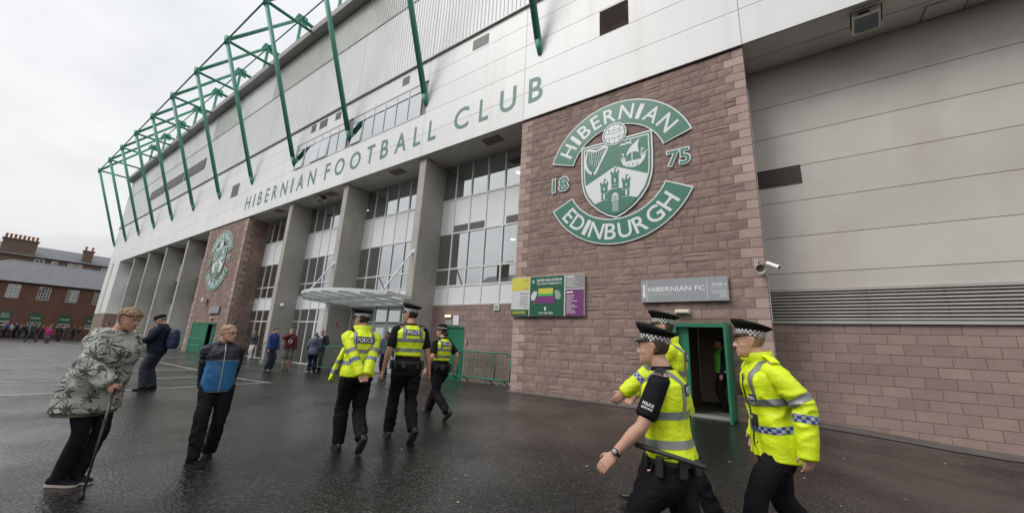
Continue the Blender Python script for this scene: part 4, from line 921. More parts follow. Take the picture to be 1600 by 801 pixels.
def tenement():
    t = thing('tenement', 'brown stone tenement with slate roof and chimneys rising behind the ticket office', 'building', (-104, -2, 0)); X = -100
    MB().box(X - 9, X, -30, 12, -.5, 12.1).build('wall', BRK2, t)
    rf = MB().add([(X + .3, -30, 12.1), (X + .3, 12.3, 12.1), (X - 4.5, 12.3, 14.3), (X - 4.5, -30, 14.3), (X - 9.3, 12.3, 12.1), (X - 9.3, -30, 12.1)], [(0, 1, 2, 3), (3, 2, 4, 5), (1, 4, 2), (0, 3, 5)]).build('roof', SLATE, t)
    MB().box(X + .2, X + .4, -30, 12.3, 12.02, 12.14).build('gutter', LEAD, rf)
    for a, b in ((-4.6, -3.5), (-2.7, -2.05), (-.85, -.1), (.05, .8), (3.2, 4.1)): sash(a, b, 10.6, 11.75, X + .06, t, 2, 2)
    def chimney(a, b, z0, z1, x0, x1, n):
        c = MB().box(x0, x1, a, b, z0, z1).box(x0 - .12, x1 + .12, a - .12, b + .12, z1, z1 + .2).build('chimney', BRK2, t)
        for i in range(n):
            y = a + .2 + (b - a - .4) * (i / max(1, n - 1)); MB().lathe([(.17, 0), (.14, .1), (.13, .55), (.18, .6), (.15, .75)], ((x0 + x1) / 2, y, z1 + .2), 8).build('chimney_pot', POT, c)
    chimney(-8.3, -4.75, 11.8, 14.35, X - 1.4, X + .2, 8); chimney(.55, 1.75, 11.5, 14.25, X - 1.6, X - .3, 2); chimney(-15.5, -13, 11.8, 14.2, X - 1.4, X, 5)
tenement()
def opposite():
    # stands across the street behind the viewer; shows as the dark roofline mirrored in the glazing
    t = thing('opposite_tenement', 'dark tenement roofline with chimneys mirrored in the stand windows', 'building', (-36, -48, 0)); y = -42.0
    MB().box(-47, -24, y - 10, y, -.5, 11.6).build('wall', BRK2, t)
    MB().add([(-47.3, y + .3, 11.6), (-23.7, y + .3, 11.6), (-23.7, y - 5, 15.0), (-47.3, y - 5, 15.0), (-23.7, y - 10.3, 11.6), (-47.3, y - 10.3, 11.6)], [(0, 1, 2, 3), (3, 2, 4, 5), (1, 4, 2), (0, 3, 5)]).build('roof', SLATE, t)
    for x in (-43.5, -33.0, -26.0):
        c = MB().box(x - 1, x + 1, y - 5.6, y - 4.2, 13.5, 17.0).box(x - 1.1, x + 1.1, y - 5.7, y - 4.1, 17.0, 17.2).build('chimney', BRK2, t)
        for i in range(4): MB().lathe([(.16, 0), (.13, .5), (.16, .6)], (x - .7 + .47 * i, y - 4.9, 17.2), 8).build('chimney_pot', POT, c)
    for i in range(7):
        for k in range(3):
            x = -45.3 + 3.1 * i; z = 1.5 + 3.4 * k; MB().box(x - .5, x + .5, y, y + .05, z, z + 1.7).build('window', SASHG, t)
opposite()
# ------------------------------------------------------------------ people
def vlerp(a, b, t): return a + (b - a) * t
def cat(P, k, t):
    a = P[max(0, k - 1)]; b = P[k]; c = P[k + 1]; d = P[min(len(P) - 1, k + 2)]
    return 0.5 * ((2 * b) + (c - a) * t + (2 * a - 5 * b + 4 * c - d) * t * t + (3 * b - a - 3 * c + d) * t ** 3)
def chain(m, pts, rad, n=14, sub=4, ref=None, cap=0.5, smooth=True):
    """closed tapered tube through pts; rad = list of r or (ra, rb); ra along ref"""
    P = [np.array(p, float) for p in pts]; Rr = [np.array((r, r) if not isinstance(r, (tuple, list)) else r, float) for r in rad]
    if len(P) > 2 and smooth:
        Q = []; S = []
        for k in range(len(P) - 1):
            for j in range(sub): t = j / sub; Q.append(cat(P, k, t)); S.append(Rr[k] + (Rr[k + 1] - Rr[k]) * (t * t * (3 - 2 * t)))
        Q.append(P[-1]); S.append(Rr[-1])
    else: Q, S = P, Rr
    rs = []; u = None
    N = len(Q)
    for i in range(N):
        d = Q[min(N - 1, i + 1)] - Q[max(0, i - 1)]; d = d / (np.linalg.norm(d) + 1e-9)
        if u is None:
            r0 = np.array(ref, float) if ref is not None else (np.array([1, 0, 0.]) if abs(d[0]) < .8 else np.array([0, 1., 0]))
            u = r0
        u = u - d * np.dot(u, d); u = u / (np.linalg.norm(u) + 1e-9); w = np.cross(d, u)
        def ring(c, k): return [c + (u * math.cos(2 * PI * q / n) * S[i][0] + w * math.sin(2 * PI * q / n) * S[i][1]) * k for q in range(n)]
        if i == 0 and cap: e = min(S[i]) * cap; rs += [ring(Q[0] - d * e, .35), ring(Q[0] - d * e * .7, .75)]
        rs.append(ring(Q[i], 1))
        if i == N - 1 and cap: e = min(S[i]) * cap; rs += [ring(Q[-1] + d * e * .7, .75), ring(Q[-1] + d * e, .35)]
    m.rings(rs); return m
def two_bone(a, t, l1, l2, hint):
    a = np.array(a, float); t = np.array(t, float); d = t - a; L = np.linalg.norm(d); L2 = min(L, (l1 + l2) * .999); d = d / L; t = a + d * L2
    x = (l1 * l1 - l2 * l2 + L2 * L2) / (2 * L2); h = math.sqrt(max(0, l1 * l1 - x * x)); p = np.array(hint, float); p = p - d * np.dot(p, d); p = p / (np.linalg.norm(p) + 1e-9)
    return a + d * x + p * h, t
TMP = bpy.data.scenes.new('workbench')
def remesh(mb, voxel, it=3):
    me = mesh_data('t', mb.v, mb.f, None); o = bpy.data.objects.new('t', me); TMP.collection.objects.link(o)
    r = o.modifiers.new('r', 'REMESH'); r.mode = 'VOXEL'; r.voxel_size = voxel; r.use_smooth_shade = True
    if it: s = o.modifiers.new('s', 'SMOOTH'); s.factor = .5; s.iterations = it
    TMP.view_layers[0].update(); dg = TMP.view_layers[0].depsgraph; m2 = bpy.data.meshes.new_from_object(o.evaluated_get(dg))
    bpy.data.objects.remove(o); bpy.data.meshes.remove(me); return m2
def get_v(me): a = np.empty(len(me.vertices) * 3, np.float32); me.vertices.foreach_get('co', a); return a.reshape(-1, 3).astype(float)
def get_n(me): a = np.empty(len(me.vertices) * 3, np.float32); me.vertices.foreach_get('normal', a); return a.reshape(-1, 3).astype(float)
def set_v(me, v): me.vertices.foreach_set('co', v.astype(np.float32).ravel()); me.update()
def wrinkle(me, amp, freq=9.0, seed=0.0, st=(1, 1, .42), amp2=0.35):
    """soft swells plus long drawn folds in the cloth"""
    if amp <= 0: return
    v = get_v(me); n = get_n(me); d = np.empty(len(v)); nn = noise.noise
    for i, p in enumerate(v):
        x, y, z = p; w = nn(Vector((x * 4.5 + seed, y * 4.5 - seed, z * 4.5))); g = .5 + nn(Vector((x * 3 - seed, y * 3 + seed, z * 3)))     # g: where folds gather
        h = z + .45 * x + .25 * y; k = x - .4 * z
        a = nn(Vector((k * freq * st[0] + seed + w * .6, y * freq * st[1] - seed, h * freq * st[2] + w * .5))); b = nn(Vector((x * freq * 1.6 - seed, y * freq * 1.6 + w, h * freq * 1.6 * st[2])))
        d[i] = amp * (.8 * w + max(0, g) * (.9 * (1 - 2.6 * abs(a)) + .35 * b) - .1)
    set_v(me, v + n * d[:, None])
PEOPLE = []
class Fig:
    def __init__(s, label, x, y, face, H=1.78, vox=.009, group=None, z=None, bulk=1.0, belly=0.0, lean=(0, 0), twist=0, fem=False, la=(-.09, .03, .085), ra=(.09, -.03, .085), lfoot=(0, 8), rfoot=(0, -8), lw=None, rw=None, lh=(-.4, -1, 0), rh=(.4, -1, 0), head=(0, 0, 0), curl=22, hipdrop=0.0, palm=None, seed=1, shoulder=1.0):
        s.x, s.y = x, y; s.k = H / 1.78; s.H = H; s.vox = vox; s.bulk = bulk; s.belly = belly; s.seed = seed; s.fem = fem
        f = Vector((face[0], face[1], 0)).normalized(); r = Vector((f.y, -f.x, 0)); z = G(x, y) if z is None else z
        s.W = np.array([[r.x, f.x, 0], [r.y, f.y, 0], [0, 0, 1]]); s.o = np.array([x, y, z])
        s.root = thing('person', label, 'person', (x, y, z), group)
        s.lean = lean; s.twist = twist; s.hd = hipdrop; s.head = head; s.curl = curl; s.vox = vox
        s.sw = (.172 if fem else .188) * shoulder
        lw = (-.27, .04, .86) if lw is None else lw; rw = (.27, .04, .86) if rw is None else rw
        s.hip = {-1: s.pt((-.092, 0, .93 - hipdrop)), 1: s.pt((.092, 0, .93 - hipdrop))}
        s.knee = {}; s.ank = {}; s.foot = {-1: lfoot, 1: rfoot}
        for sd, a in ((-1, la), (1, ra)):
            hint = (sd * .12 + math.sin(math.radians(-s.foot[sd][1])) * 0, 1, 0); s.knee[sd], s.ank[sd] = two_bone(s.hip[sd], np.array(a) * s.k, .445 * s.k, .425 * s.k, hint)
        s.sho = {}; s.elb = {}; s.wri = {}
        for sd, w, h in ((-1, lw, lh), (1, rw, rh)):
            s.sho[sd] = s.sp((sd * s.sw, -.005, 1.435)); s.elb[sd], s.wri[sd] = two_bone(s.sho[sd], np.array(w) * s.k, .29 * s.k, .26 * s.k, h)
        s.palm = palm or {}
        s.neck = s.sp((0, -.005, 1.50)); hy, hp, hr = [math.radians(q) for q in head]
        s.HR = np.array(Matrix.Rotation(math.radians(twist) + hy, 3, 'Z') @ Matrix.Rotation(-math.radians(lean[0]) * .35 - hp, 3, 'X') @ Matrix.Rotation(hr, 3, 'Y'))
        s.hc = s.sp((0, .022, 1.572)) + s.HR @ np.array([0, .014, .078]) * s.k
        PEOPLE.append(s)
    def pt(s, p): return np.array([p[0], p[1], p[2]]) * s.k
    def sp(s, p):
        """point of the upper body: follows the lean of the spine"""
        t = ss(.92, 1.28, p[2]); q = Vector((p[0], p[1], p[2] - 1.0)); a = Matrix.Rotation(math.radians(s.twist) * t, 3, 'Z') @ Matrix.Rotation(-math.radians(s.lean[0]) * t, 3, 'X') @ Matrix.Rotation(math.radians(s.lean[1]) * t, 3, 'Y')
        q = a @ q; return np.array([q.x, q.y, q.z + 1.0 - s.hd * 1.0]) * s.k
    def spdir(s): a = s.sp((0, 0, 1.40)) - s.sp((0, 0, 1.05)); return a / np.linalg.norm(a)
    TOR = [(.84, .150, .105, -.012), (.90, .166, .118, -.014), (.97, .168, .118, -.012), (1.04, .156, .108, -.004), (1.12, .148, .104, .004), (1.20, .155, .110, .004), (1.28, .168, .118, .0), (1.35, .178, .120, -.004), (1.41, .178, .108, -.012), (1.455, .142, .088, -.016), (1.49, .085, .068, -.014), (1.52, .062, .060, -.008)]
    def ring(s, z, w, d, yo, off=0.0, e=2.5, n=28):
        w = w * s.bulk + off; d = d * s.bulk + off
        if s.fem and z > 1.2 and z < 1.36: d += .012; yo += .012
        if s.belly: b = s.belly * math.exp(-((z - 1.08) / .17) ** 2); d += b * .5; yo += b * .55; w += b * .35
        out = []
        for i in range(n):
            a = 2 * PI * i / n; c, q = math.cos(a), math.sin(a); out.append(s.sp((w * math.copysign(abs(c) ** (2 / e), c), yo + d * math.copysign(abs(q) ** (2 / e), q), z)))
        return out
    def tor(s, z):
        T = s.TOR
        for a, b in zip(T, T[1:]):
            if z <= b[0]: t = max(0, (z - a[0]) / (b[0] - a[0])); return [a[i] + (b[i] - a[i]) * t for i in range(4)]
        return list(T[-1])
    def out(s, name, me, mat, par=None, smooth=True):
        """link a mesh given in the figure's own space"""
        v = get_v(me); set_v(me, v @ s.W.T + s.o); me.materials.clear()
        for q in (mat if isinstance(mat, (list, tuple)) else [mat]): me.materials.append(q)
        if smooth: me.shade_smooth()
        me.name = name; return link(name, me, par if par is not None else s.root)
    def mb_out(s, name, mb, mat, par=None, smooth=True):
        me = mesh_data(name, mb.v, mb.f, None); return s.out(name, me, mat, par, smooth)
    # -------- body
    HEAD = [(-.118, .086, .030, .020), (-.108, .096, .005, .038), (-.088, .098, -.022, .052), (-.06, .096, -.05, .061), (-.03, .094, -.075, .067), (.0, .092, -.09, .072), (.03, .098, -.098, .0745), (.06, .094, -.098, .074), (.085, .078, -.088, .066), (.105, .05, -.064, .05), (.118, .02, -.03, .026)]
    def H_(s, p): return s.hc + s.HR @ (np.array(p, float) * s.k * (.96 if s.fem else 1.0))
    def headring(s, z, f, b, w, off=0, n=26, pull=None):
        out = []; c = (f + b) / 2; d = (f - b) / 2
        for i in range(n):
            a = 2 * PI * i / n; q = math.sin(a); x = (w + off) * math.copysign(abs(math.cos(a)) ** .86, math.cos(a)); y = c + (d + off) * math.copysign(abs(q) ** .86, q)
            if pull:
                k = pull(a, z)
                if k != 1: x *= k; y = c + (y - c) * k
            out.append(s.H_((x, y, z)))
        return out
    def hand(s, m, sd, d, nrm, k=1.0, curl=28):
        d = d / np.linalg.norm(d); nrm = nrm - d * np.dot(nrm, d); nrm = nrm / np.linalg.norm(nrm); side = np.cross(d, nrm) * 1.0   # thumb side chosen below
        w = s.wri[sd]; k = s.k * k
        thumb = side if np.dot(side, np.array([0, 1, 0.3])) > 0 else -side
        chain(m, [w, w + d * .045 * k, w + d * .092 * k], [(.030 * k, .021 * k), (.041 * k, .018 * k), (.040 * k, .014 * k)], 12, 3, ref=thumb)
        for i, L in enumerate((.078, .087, .081, .063)):
            b = w + d * .088 * k + thumb * (.031 - .0205 * i) * k; P = [b - d * .015 * k]; a = math.radians(curl) * (.5 + .12 * i); q = b; P.append(q)
            for j, f in enumerate((.45, .32, .25)):
                q = q + (d * math.cos(a) + nrm * math.sin(a)) * L * f * k; P.append(q); a += math.radians(curl) * 1.1
            chain(m, P, [.0095 * k, .0098 * k, .009 * k, .0084 * k, .0068 * k], 8, 2)
        b = w + d * .03 * k + thumb * .028 * k; t = thumb * .65 + d * .75 + nrm * .25; P = [w + d * .02 * k + thumb * .012 * k, b + t * .01 * k, b + t * .042 * k, b + (t * .055 + d * .022 + nrm * .012) * k]
        chain(m, P, [.014 * k, .0125 * k, .0105 * k, .008 * k], 8, 2)
    def body(s, skin, vox=None):
        m = MB(); k = s.k
        m.rings([s.ring(*t, off=-.006) for t in s.TOR])
        chain(m, [s.sp((0, -.012, 1.47)), s.sp((0, -.002, 1.53)), s.H_((0, -.022, -.07)), s.H_((0, -.02, -.02))], [.072 * k, .062 * k, .058 * k, .056 * k], 16, 3)
        for sd in (-1, 1):
            fat = s.bulk ** .7
            chain(m, [s.sp((sd * (s.sw - .05), -.008, 1.43)), s.sho[sd], vlerp(s.sho[sd], s.elb[sd], .5), s.elb[sd], vlerp(s.elb[sd], s.wri[sd], .3), vlerp(s.elb[sd], s.wri[sd], .75), s.wri[sd]], [q * k * fat for q in (.06, .058, .049, .041, .043, .032, .0265)], 14, 4)
            d = s.wri[sd] - s.elb[sd]; nr = s.palm.get(sd, (-sd, 0.25, 0)); s.hand(m, sd, d, np.array(nr, float), curl=s.curl)
            chain(m, [s.hip[sd] + np.array([0, 0, .04]) * k, s.hip[sd] - np.array([0, 0, .06]) * k, vlerp(s.hip[sd], s.knee[sd], .55), s.knee[sd], vlerp(s.knee[sd], s.ank[sd], .3), vlerp(s.knee[sd], s.ank[sd], .75), s.ank[sd]], [q * k * fat for q in (.085, .084, .07, .052, .055, .04, .036)], 14, 4)
        m.rings([s.headring(*r) for r in s.HEAD])
        N = lambda pts, r, n=8: chain(m, [s.H_(p) for p in pts], [q * k for q in r], n, 3)
        N([(0, .088, .018), (0, .103, -.002), (0, .116, -.026), (0, .108, -.036)], [.008, .0095, .0125, .009])            # nose
        N([(-.014, .10, -.033), (.014, .10, -.033)], [.0095, .0095])
        N([(-.048, .078, .026), (-.02, .094, .029), (.02, .094, .029), (.048, .078, .026)], [.008, .009, .009, .008])      # brow
        N([(-.024, .088, -.066), (0, .098, -.064), (.024, .088, -.066)], [.006, .0085, .006]); N([(-.02, .088, -.077), (0, .0965, -.078), (.02, .088, -.077)], [.006, .009, .006])
        N([(-.012, .086, -.105), (.012, .086, -.105)], [.016, .016])                                                       # chin
        for sd in (-1, 1):
            N([(sd * .040, .066, -.026), (sd * .048, .042, -.03)], [.021, .020])                                             # cheek
            N([(sd * .066, -.004, -.032), (sd * .073, -.012, -.014), (sd * .080, -.022, .006), (sd * .081, -.018, .022), (sd * .074, -.004, .026), (sd * .070, .004, .008)], [.006, .006, .0065, .0065, .006, .005])
        me = remesh(m, vox or s.vox, 2)
        b = s.out('body', me, skin); s.b = b
        return b
    def eyes(s, brow):
        for sd in (-1, 1):
            m = MB(); c = s.H_((sd * .032, .0795, .005)); m.ball(c, .0115 * s.k, .0115 * s.k, .0070 * s.k, 12, 8); e = s.mb_out('eye', m, EYEW, s.b)
            m = MB(); c = s.H_((sd * .0325, .0875, .005)); m.ball(c, .0058 * s.k, .0052 * s.k, .0062 * s.k, 10, 8); s.mb_out('iris', m, EYED, s.b)
            m = MB(); chain(m, [s.H_((sd * .016, .1015, .029)), s.H_((sd * .034, .098, .034)), s.H_((sd * .052, .084, .029))], [.003 * s.k, .0042 * s.k, .0028 * s.k], 6, 3); s.mb_out('eyebrow', m, brow, s.b)
        m = MB(); chain(m, [s.H_((-.021, .0935, -.0712)), s.H_((0, .1035, -.0712)), s.H_((.021, .0935, -.0712))], [.0016, .0028, .0016], 6, 3); s.mb_out('mouth_line', m, LIP, s.b)
    def hair(s, mat, style='short', off=.012, amp=.006, vox=.007):
        m = MB()
        front = {'short': .062, 'crop': .066, 'fringe': .060, 'bald': .2, 'bob': .05}[style]; low = {'short': -.045, 'crop': -.03, 'fringe': -.06, 'bald': -.03, 'bob': -.10}[style]
        def pull(a, z):
            fr = math.sin(a)                                    # 1 = face side
            if style == 'bald': return 1.0 if (fr < .15 and z < .045) else .72
            if fr < -.22: lim = low
            elif fr < .30: lim = .012 + (.03 if fr > -.05 else .0)
            else: lim = .035 + (front - .035) * min(1, (fr - .30) / .25)
            return 1.0 if z >= lim else .72
        rs = []
        for z, f, b, w in s.HEAD:
            if z < -.095: continue
            rs.append(s.headring(z, f, b, w, off, 36, pull))
        z, f, b, w = s.HEAD[-1]; rs.append(s.headring(z + off, f - .01, b + .01, w * .7, 0, 36))
        m.rings(rs)
        if style == 'bob': chain(m, [s.H_((-.05, -.09, -.05)), s.H_((0, -.11, -.06)), s.H_((.05, -.09, -.05))], [.04 * s.k] * 3, 10, 3)
        me = remesh(m, vox, 1); wrinkle(me, amp, 42, s.seed, (1, 1, .35)); return s.out('hair', me, mat, s.b)
    # -------- clothes
    def trousers(s, mat, loose=.016, length=1.0, name='trousers', amp=.010, flare=0.0, vox=None, top=1.03):
        m = MB(); k = s.k; m.rings([s.ring(z, *s.tor(z)[1:], off=loose * .8) for z in (.83, .88, .94, .99, top)])
        for sd in (-1, 1):
            fat = s.bulk ** .7; a = vlerp(s.knee[sd], s.ank[sd], length) + np.array([0, 0, -.01 if length == 1 else 0]) * k
            P = [s.hip[sd] + np.array([0, 0, .03]) * k, s.hip[sd] - np.array([sd * -.004, 0, .08]) * k, vlerp(s.hip[sd], s.knee[sd], .6), s.knee[sd]]; r = [.088, .090, .076, .06]
            if length > .05: P += [vlerp(s.knee[sd], a, .4), vlerp(s.knee[sd], a, .8), a]; r += [.062, .056 + flare * .5, .054 + flare]
            chain(m, P, [q * k * fat + loose for q in r], 18, 4, cap=.15)
        me = remesh(m, vox or s.vox, 2); wrinkle(me, amp, 11, s.seed + 3, (1.1, 1.1, .75)); return s.out(name, me, mat)
    def shoes(s, mat, sole=None, L=.27, name='shoe', vox=.0085):
        for sd in (-1, 1):
            pit, yaw = s.foot[sd]; a = s.ank[sd]; k = s.k; R_ = Matrix.Rotation(-math.radians(yaw), 3, 'Z') @ Matrix.Rotation(-math.radians(pit), 3, 'X'); R_ = np.array(R_)
            prof = [(-.085, .018, .030, .055), (-.075, .033, .03, .085), (-.04, .037, .028, .095), (.0, .038, .026, .095), (.045, .042, .022, .075), (.09, .048, .016, .056), (.135, .047, .010, .046), (.168, .036, .010, .038), (.185, .018, .012, .028)]
            def place(p): return a + R_ @ (np.array([p[0], p[1], p[2] - .085]) * k)
            m = MB(); rs = []
            for y, w, z0, z1 in prof:
                n = 14; z0 = max(z0 - .012, .012); rs.append([place((w * math.copysign(abs(math.cos(2 * PI * i / n)) ** .8, math.cos(2 * PI * i / n)), y, (z0 + z1) / 2 + (z1 - z0) / 2 * math.copysign(abs(math.sin(2 * PI * i / n)) ** .8, math.sin(2 * PI * i / n)))) for i in range(n)])
            m.rings(rs); chain(m, [place((0, -.025, .07)), place((0, -.02, .13))], [(.036 * k, .044 * k), (.034 * k, .04 * k)], 12)
            o = s.out(name, remesh(m, vox, 1), mat)
            m = MB(); rr = []
            for z, gr in ((0.0, .002), (.02, .005)):
                ring = [(w + gr, y) for y, w, _, _ in prof] + [(-w - gr, y) for y, w, _, _ in reversed(prof)]; rr.append([place((x, y, z)) for x, y in ring])
            m.rings(rr); s.mb_out('sole', m, sole or mat, o, False)
    def top(s, mat, loose=.02, hem=.93, sleeve=1.0, name='jacket', amp=.009, rs=(.066, .06, .052, .05, .046, .042), high=1.52, flare=.0, sep=True, vox=None, collar=0, vest=False, sl_mat=None, freq=9):
        m = MB(); k = s.k; zs = [hem + .0, hem + .012]; z = hem + .06
        while z < 1.40: zs.append(z); z += .06
        zs += [1.41, 1.455, 1.485, high]; rings = []
        for z in zs:
            t = s.tor(z)[1:]; f = flare * max(0, (1.12 - z) / .3); o = loose * (.55 if z > 1.44 else 1); 
            if z < 1.06: t = [max(t[0], .158), max(t[1], .108), t[2]]
            if vest: t[0] = min(t[0], .172)
            rings.append(s.ring(z, t[0] + f, t[1] + f, t[2], off=o))
        m.rings(rings)
        if vest:
            pass
        me = remesh(m, vox or s.vox, 2); wrinkle(me, amp, freq, s.seed)
        o = s.out(name, me, mat); s.parts = {'torso': o}
        if sleeve > 0:
            for sd in (-1, 1):
                m = MB(); fat = s.bulk ** .7; E = s.elb[sd]; Wp = s.wri[sd]
                P = [s.sp((sd * (s.sw - .06), -.008, 1.415)), s.sho[sd] + np.array([0, 0, -.012])]; r = [rs[0] * .95, rs[0]]
                if sleeve <= .5: P += [vlerp(s.sho[sd], E, .45), vlerp(s.sho[sd], E, sleeve * 1.75)]; r += [rs[1], rs[1] * 1.0]
                else:
                    e = vlerp(E, Wp, min(1.25, sleeve)); P += [vlerp(s.sho[sd], E, .5), E, vlerp(E, e, .5), e]; r += [rs[1], rs[2], rs[3], rs[4]]
                chain(m, P, [q * k * fat + loose * .45 for q in r], 18, 4, cap=.3)
                me = remesh(m, vox or s.vox, 2); wrinkle(me, amp * .8, freq * 1.1, s.seed + 5 * sd, (.8, .8, 1.3)); s.parts[sd] = s.out('sleeve', me, sl_mat or mat, o)
        return o
    def band(s, src, planes, mat, name='reflective_stripe', off=.003, par=None, keep=None, attr=None):
        """piece of a garment cut out between planes (point, normal in figure space, kept on the normal's side) and lifted a little"""
        bm = bmesh.new(); bm.from_mesh(src.data)
        for p, n in planes:
            P = Vector(s.W @ np.array(p, float) + s.o); Nn = Vector(s.W @ np.array(n, float)).normalized()
            bmesh.ops.bisect_plane(bm, geom=bm.verts[:] + bm.edges[:] + bm.faces[:], dist=1e-5, plane_co=P, plane_no=Nn, clear_inner=True, clear_outer=False)
        bm.normal_update()
        if keep:
            bad = [f for f in bm.faces if not keep(s.W.T @ (np.array(f.calc_center_median()) - s.o), s.W.T @ np.array(f.normal))]
            bmesh.ops.delete(bm, geom=bad, context='FACES')
        ns = [(v, v.normal.copy()) for v in bm.verts]
        for v, n in ns: v.co += n * off
        if not bm.faces: bm.free(); return None
        me = bpy.data.meshes.new(name); bm.to_mesh(me); bm.free(); me.materials.clear(); me.materials.append(mat); me.shade_smooth()
        if attr:
            a = me.attributes.new('chk', 'FLOAT_VECTOR', 'POINT'); v = get_v(me); q = (v - s.o) @ s.W; c = np.array([attr(p) for p in q], np.float32); a.data.foreach_set('vector', c.ravel())
        return link(name, me, par or src)
    def hband(s, z0, z1, mat, keep=None, attr=None, **kw):
        n = s.spdir(); a = s.sp((0, 0, z0)); b = s.sp((0, 0, z1)); return s.band(s.parts['torso'], [(a, n), (b, -n)], mat, keep=keep, attr=attr, **kw)
    def sband(s, sd, t0, t1, mat, attr=None, **kw):
        """band round a sleeve; t 0..1 upper arm, 1..2 forearm"""
        def at(t): return vlerp(s.sho[sd], s.elb[sd], t) if t <= 1 else vlerp(s.elb[sd], s.wri[sd], t - 1)
        d = (s.elb[sd] - s.sho[sd]) if (t0 + t1) / 2 < 1 else (s.wri[sd] - s.elb[sd]); d = d / np.linalg.norm(d); return s.band(s.parts[sd], [(at(t0), d), (at(t1), -d)], mat, attr=attr, **kw)
    def braces(s, mat, x0=.095, w=.05, z0=1.16, ztop=1.6):
        n = s.spdir(); X = s.sp((1, 0, 1.3)) - s.sp((0, 0, 1.3)); X = X / np.linalg.norm(X)
        for sd in (-1, 1): s.band(s.parts['torso'], [(s.sp((0, 0, z0)), n), (s.sp((sd * x0 - w / 2, 0, 1.3)), X), (s.sp((sd * x0 + w / 2, 0, 1.3)), -X)], mat)
    def back_text(s, txt, zc, w, h, patch=True, front=False, xc=0.0, mat=None, tmat=None, src=None, name='police_patch'):
        src = src or s.parts['torso']; X = s.sp((1, 0, 1.3)) - s.sp((0, 0, 1.3)); X = X / np.linalg.norm(X); n = s.spdir(); Fy = np.cross(n, X) * (1 if front else -1); sx = -1 if front else 1
        c = s.sp((xc, 0, zc)); par = src
        if patch: 
            pw, ph = w / 2 + .015, h / 2 + .014
            o = s.band(src, [(c - X * pw, X), (c + X * pw, -X), (c - n * ph, n), (c + n * ph, -n)], mat or PNAVY, name, .005, keep=lambda p, q: np.dot(q, Fy) > .1); par = src
        bm = bmesh.new(); bm.from_mesh(src.data); tree = BVHTree.FromBMesh(bm); bm.free()
        v, f = text_geo(txt, 0, .02); xs = [p[0] for p in v]; ys = [p[1] for p in v]; vv = []
        for p in v:
            q = c + X * sx * ((p[0] - min(xs)) / (max(xs) - min(xs)) - .5) * w + n * ((p[1] - min(ys)) / (max(ys) - min(ys)) - .5) * h + Fy * .6
            hit = tree.ray_cast(Vector(s.W @ q + s.o), Vector(s.W @ -Fy), 1.0)[0]
            hit = np.array(hit) + s.W @ Fy * .009 if hit is not None else s.W @ (q - Fy * .45) + s.o
            vv.append(hit)
        return mesh_obj('police_lettering' if 'POL' in txt else 'lettering', vv, f, tmat or PRW, par)
    def cap(s, kind='peaked', tilt=6):
        R0 = np.array(Matrix.Rotation(math.radians(tilt), 3, 'X')); q = lambda p: s.H_(R0 @ np.array(p, float) + np.array([0, 0, .004]))
        def el(a, b, z, n=44, yo=-.002, dz=0): return [q((a * math.cos(2 * PI * i / n), yo + b * math.sin(2 * PI * i / n), z + dz * math.sin(2 * PI * i / n))) for i in range(n)]
        if kind == 'peaked':
            c = s.mb_out('cap', MB().rings([el(.083, .105, .086), el(.095, .118, .098, dz=.004), el(.124, .142, .124, dz=.014), el(.131, .148, .134, dz=.018), el(.128, .145, .142, dz=.02), el(.10, .115, .148, dz=.018), el(.04, .05, .150, dz=.014)]), CAPB)
            m = MB(); n = 44; rows = 3
            for j in range(rows + 1): m.v += [tuple(p) for p in el(.0835, .1055, .042 + .045 * j / rows)]
            for j in range(rows):
                for i in range(n): m.f.append((j * n + i, j * n + (i + 1) % n, (j + 1) * n + (i + 1) % n, (j + 1) * n + i))
            me = mesh_data('chequered_band', m.v, m.f, None); me.materials.append(CHKB); me.materials.append(CHKW)
            for i, p in enumerate(me.polygons): p.material_index = (i % n + i // n) % 2
            o = s.out('chequered_band', me, [CHKB, CHKW], c, False)
            for i, p in enumerate(o.data.polygons): p.material_index = (i % n + i // n) % 2
            m = MB(); n = 18; A = []; B = []
            for i in range(n + 1):
                a = math.radians(18 + 144 * i / n); sa = math.sin(a); A.append(q((.084 * math.cos(a), .104 * sa - .002, .047))); B.append(q((.094 * math.cos(a), .104 * sa + .055 * max(0, sa - .25) - .002, .044 - .036 * max(0, sa - .2))))
            up = np.array(s.HR[:, 2]) * .004; rs = [[A[i], B[i], B[i] + up, A[i] + up] for i in range(n + 1)]; m.rings(rs); s.mb_out('peak', m, PATENT, c)
        elif kind == 'bowler':
            c = s.mb_out('bowler_hat', MB().rings([el(.088, .110, .038), el(.088, .11, .07), el(.086, .106, .10), el(.072, .088, .130), el(.045, .055, .145), el(.015, .02, .149)]), CAPB)
            s.mb_out('brim', MB().rings([el(.088, .11, .040), el(.118, .145, .036), el(.128, .155, .044), el(.118, .145, .042), el(.088, .11, .048)]), CAPB, c)
            m = MB(); n = 44
            for j in range(3): m.v += [tuple(p) for p in el(.0892, .1112, .045 + .028 * j / 2)]
            for j in range(2):
                for i in range(n): m.f.append((j * n + i, j * n + (i + 1) % n, (j + 1) * n + (i + 1) % n, (j + 1) * n + i))
            o = s.out('chequered_band', mesh_data('b', m.v, m.f, None), [CHKB, CHKW], c, False)
            for i, p in enumerate(o.data.polygons): p.material_index = (i % n + i // n) % 2
        elif kind == 'flat':
            c = s.mb_out('flat_cap', MB().rings([el(.086, .108, .04), el(.095, .118, .06), el(.098, .122, .085), el(.09, .11, .11), el(.06, .075, .128), el(.02, .03, .132)]), NAVYC)
            m = MB(); n = 12; A = []; B = []
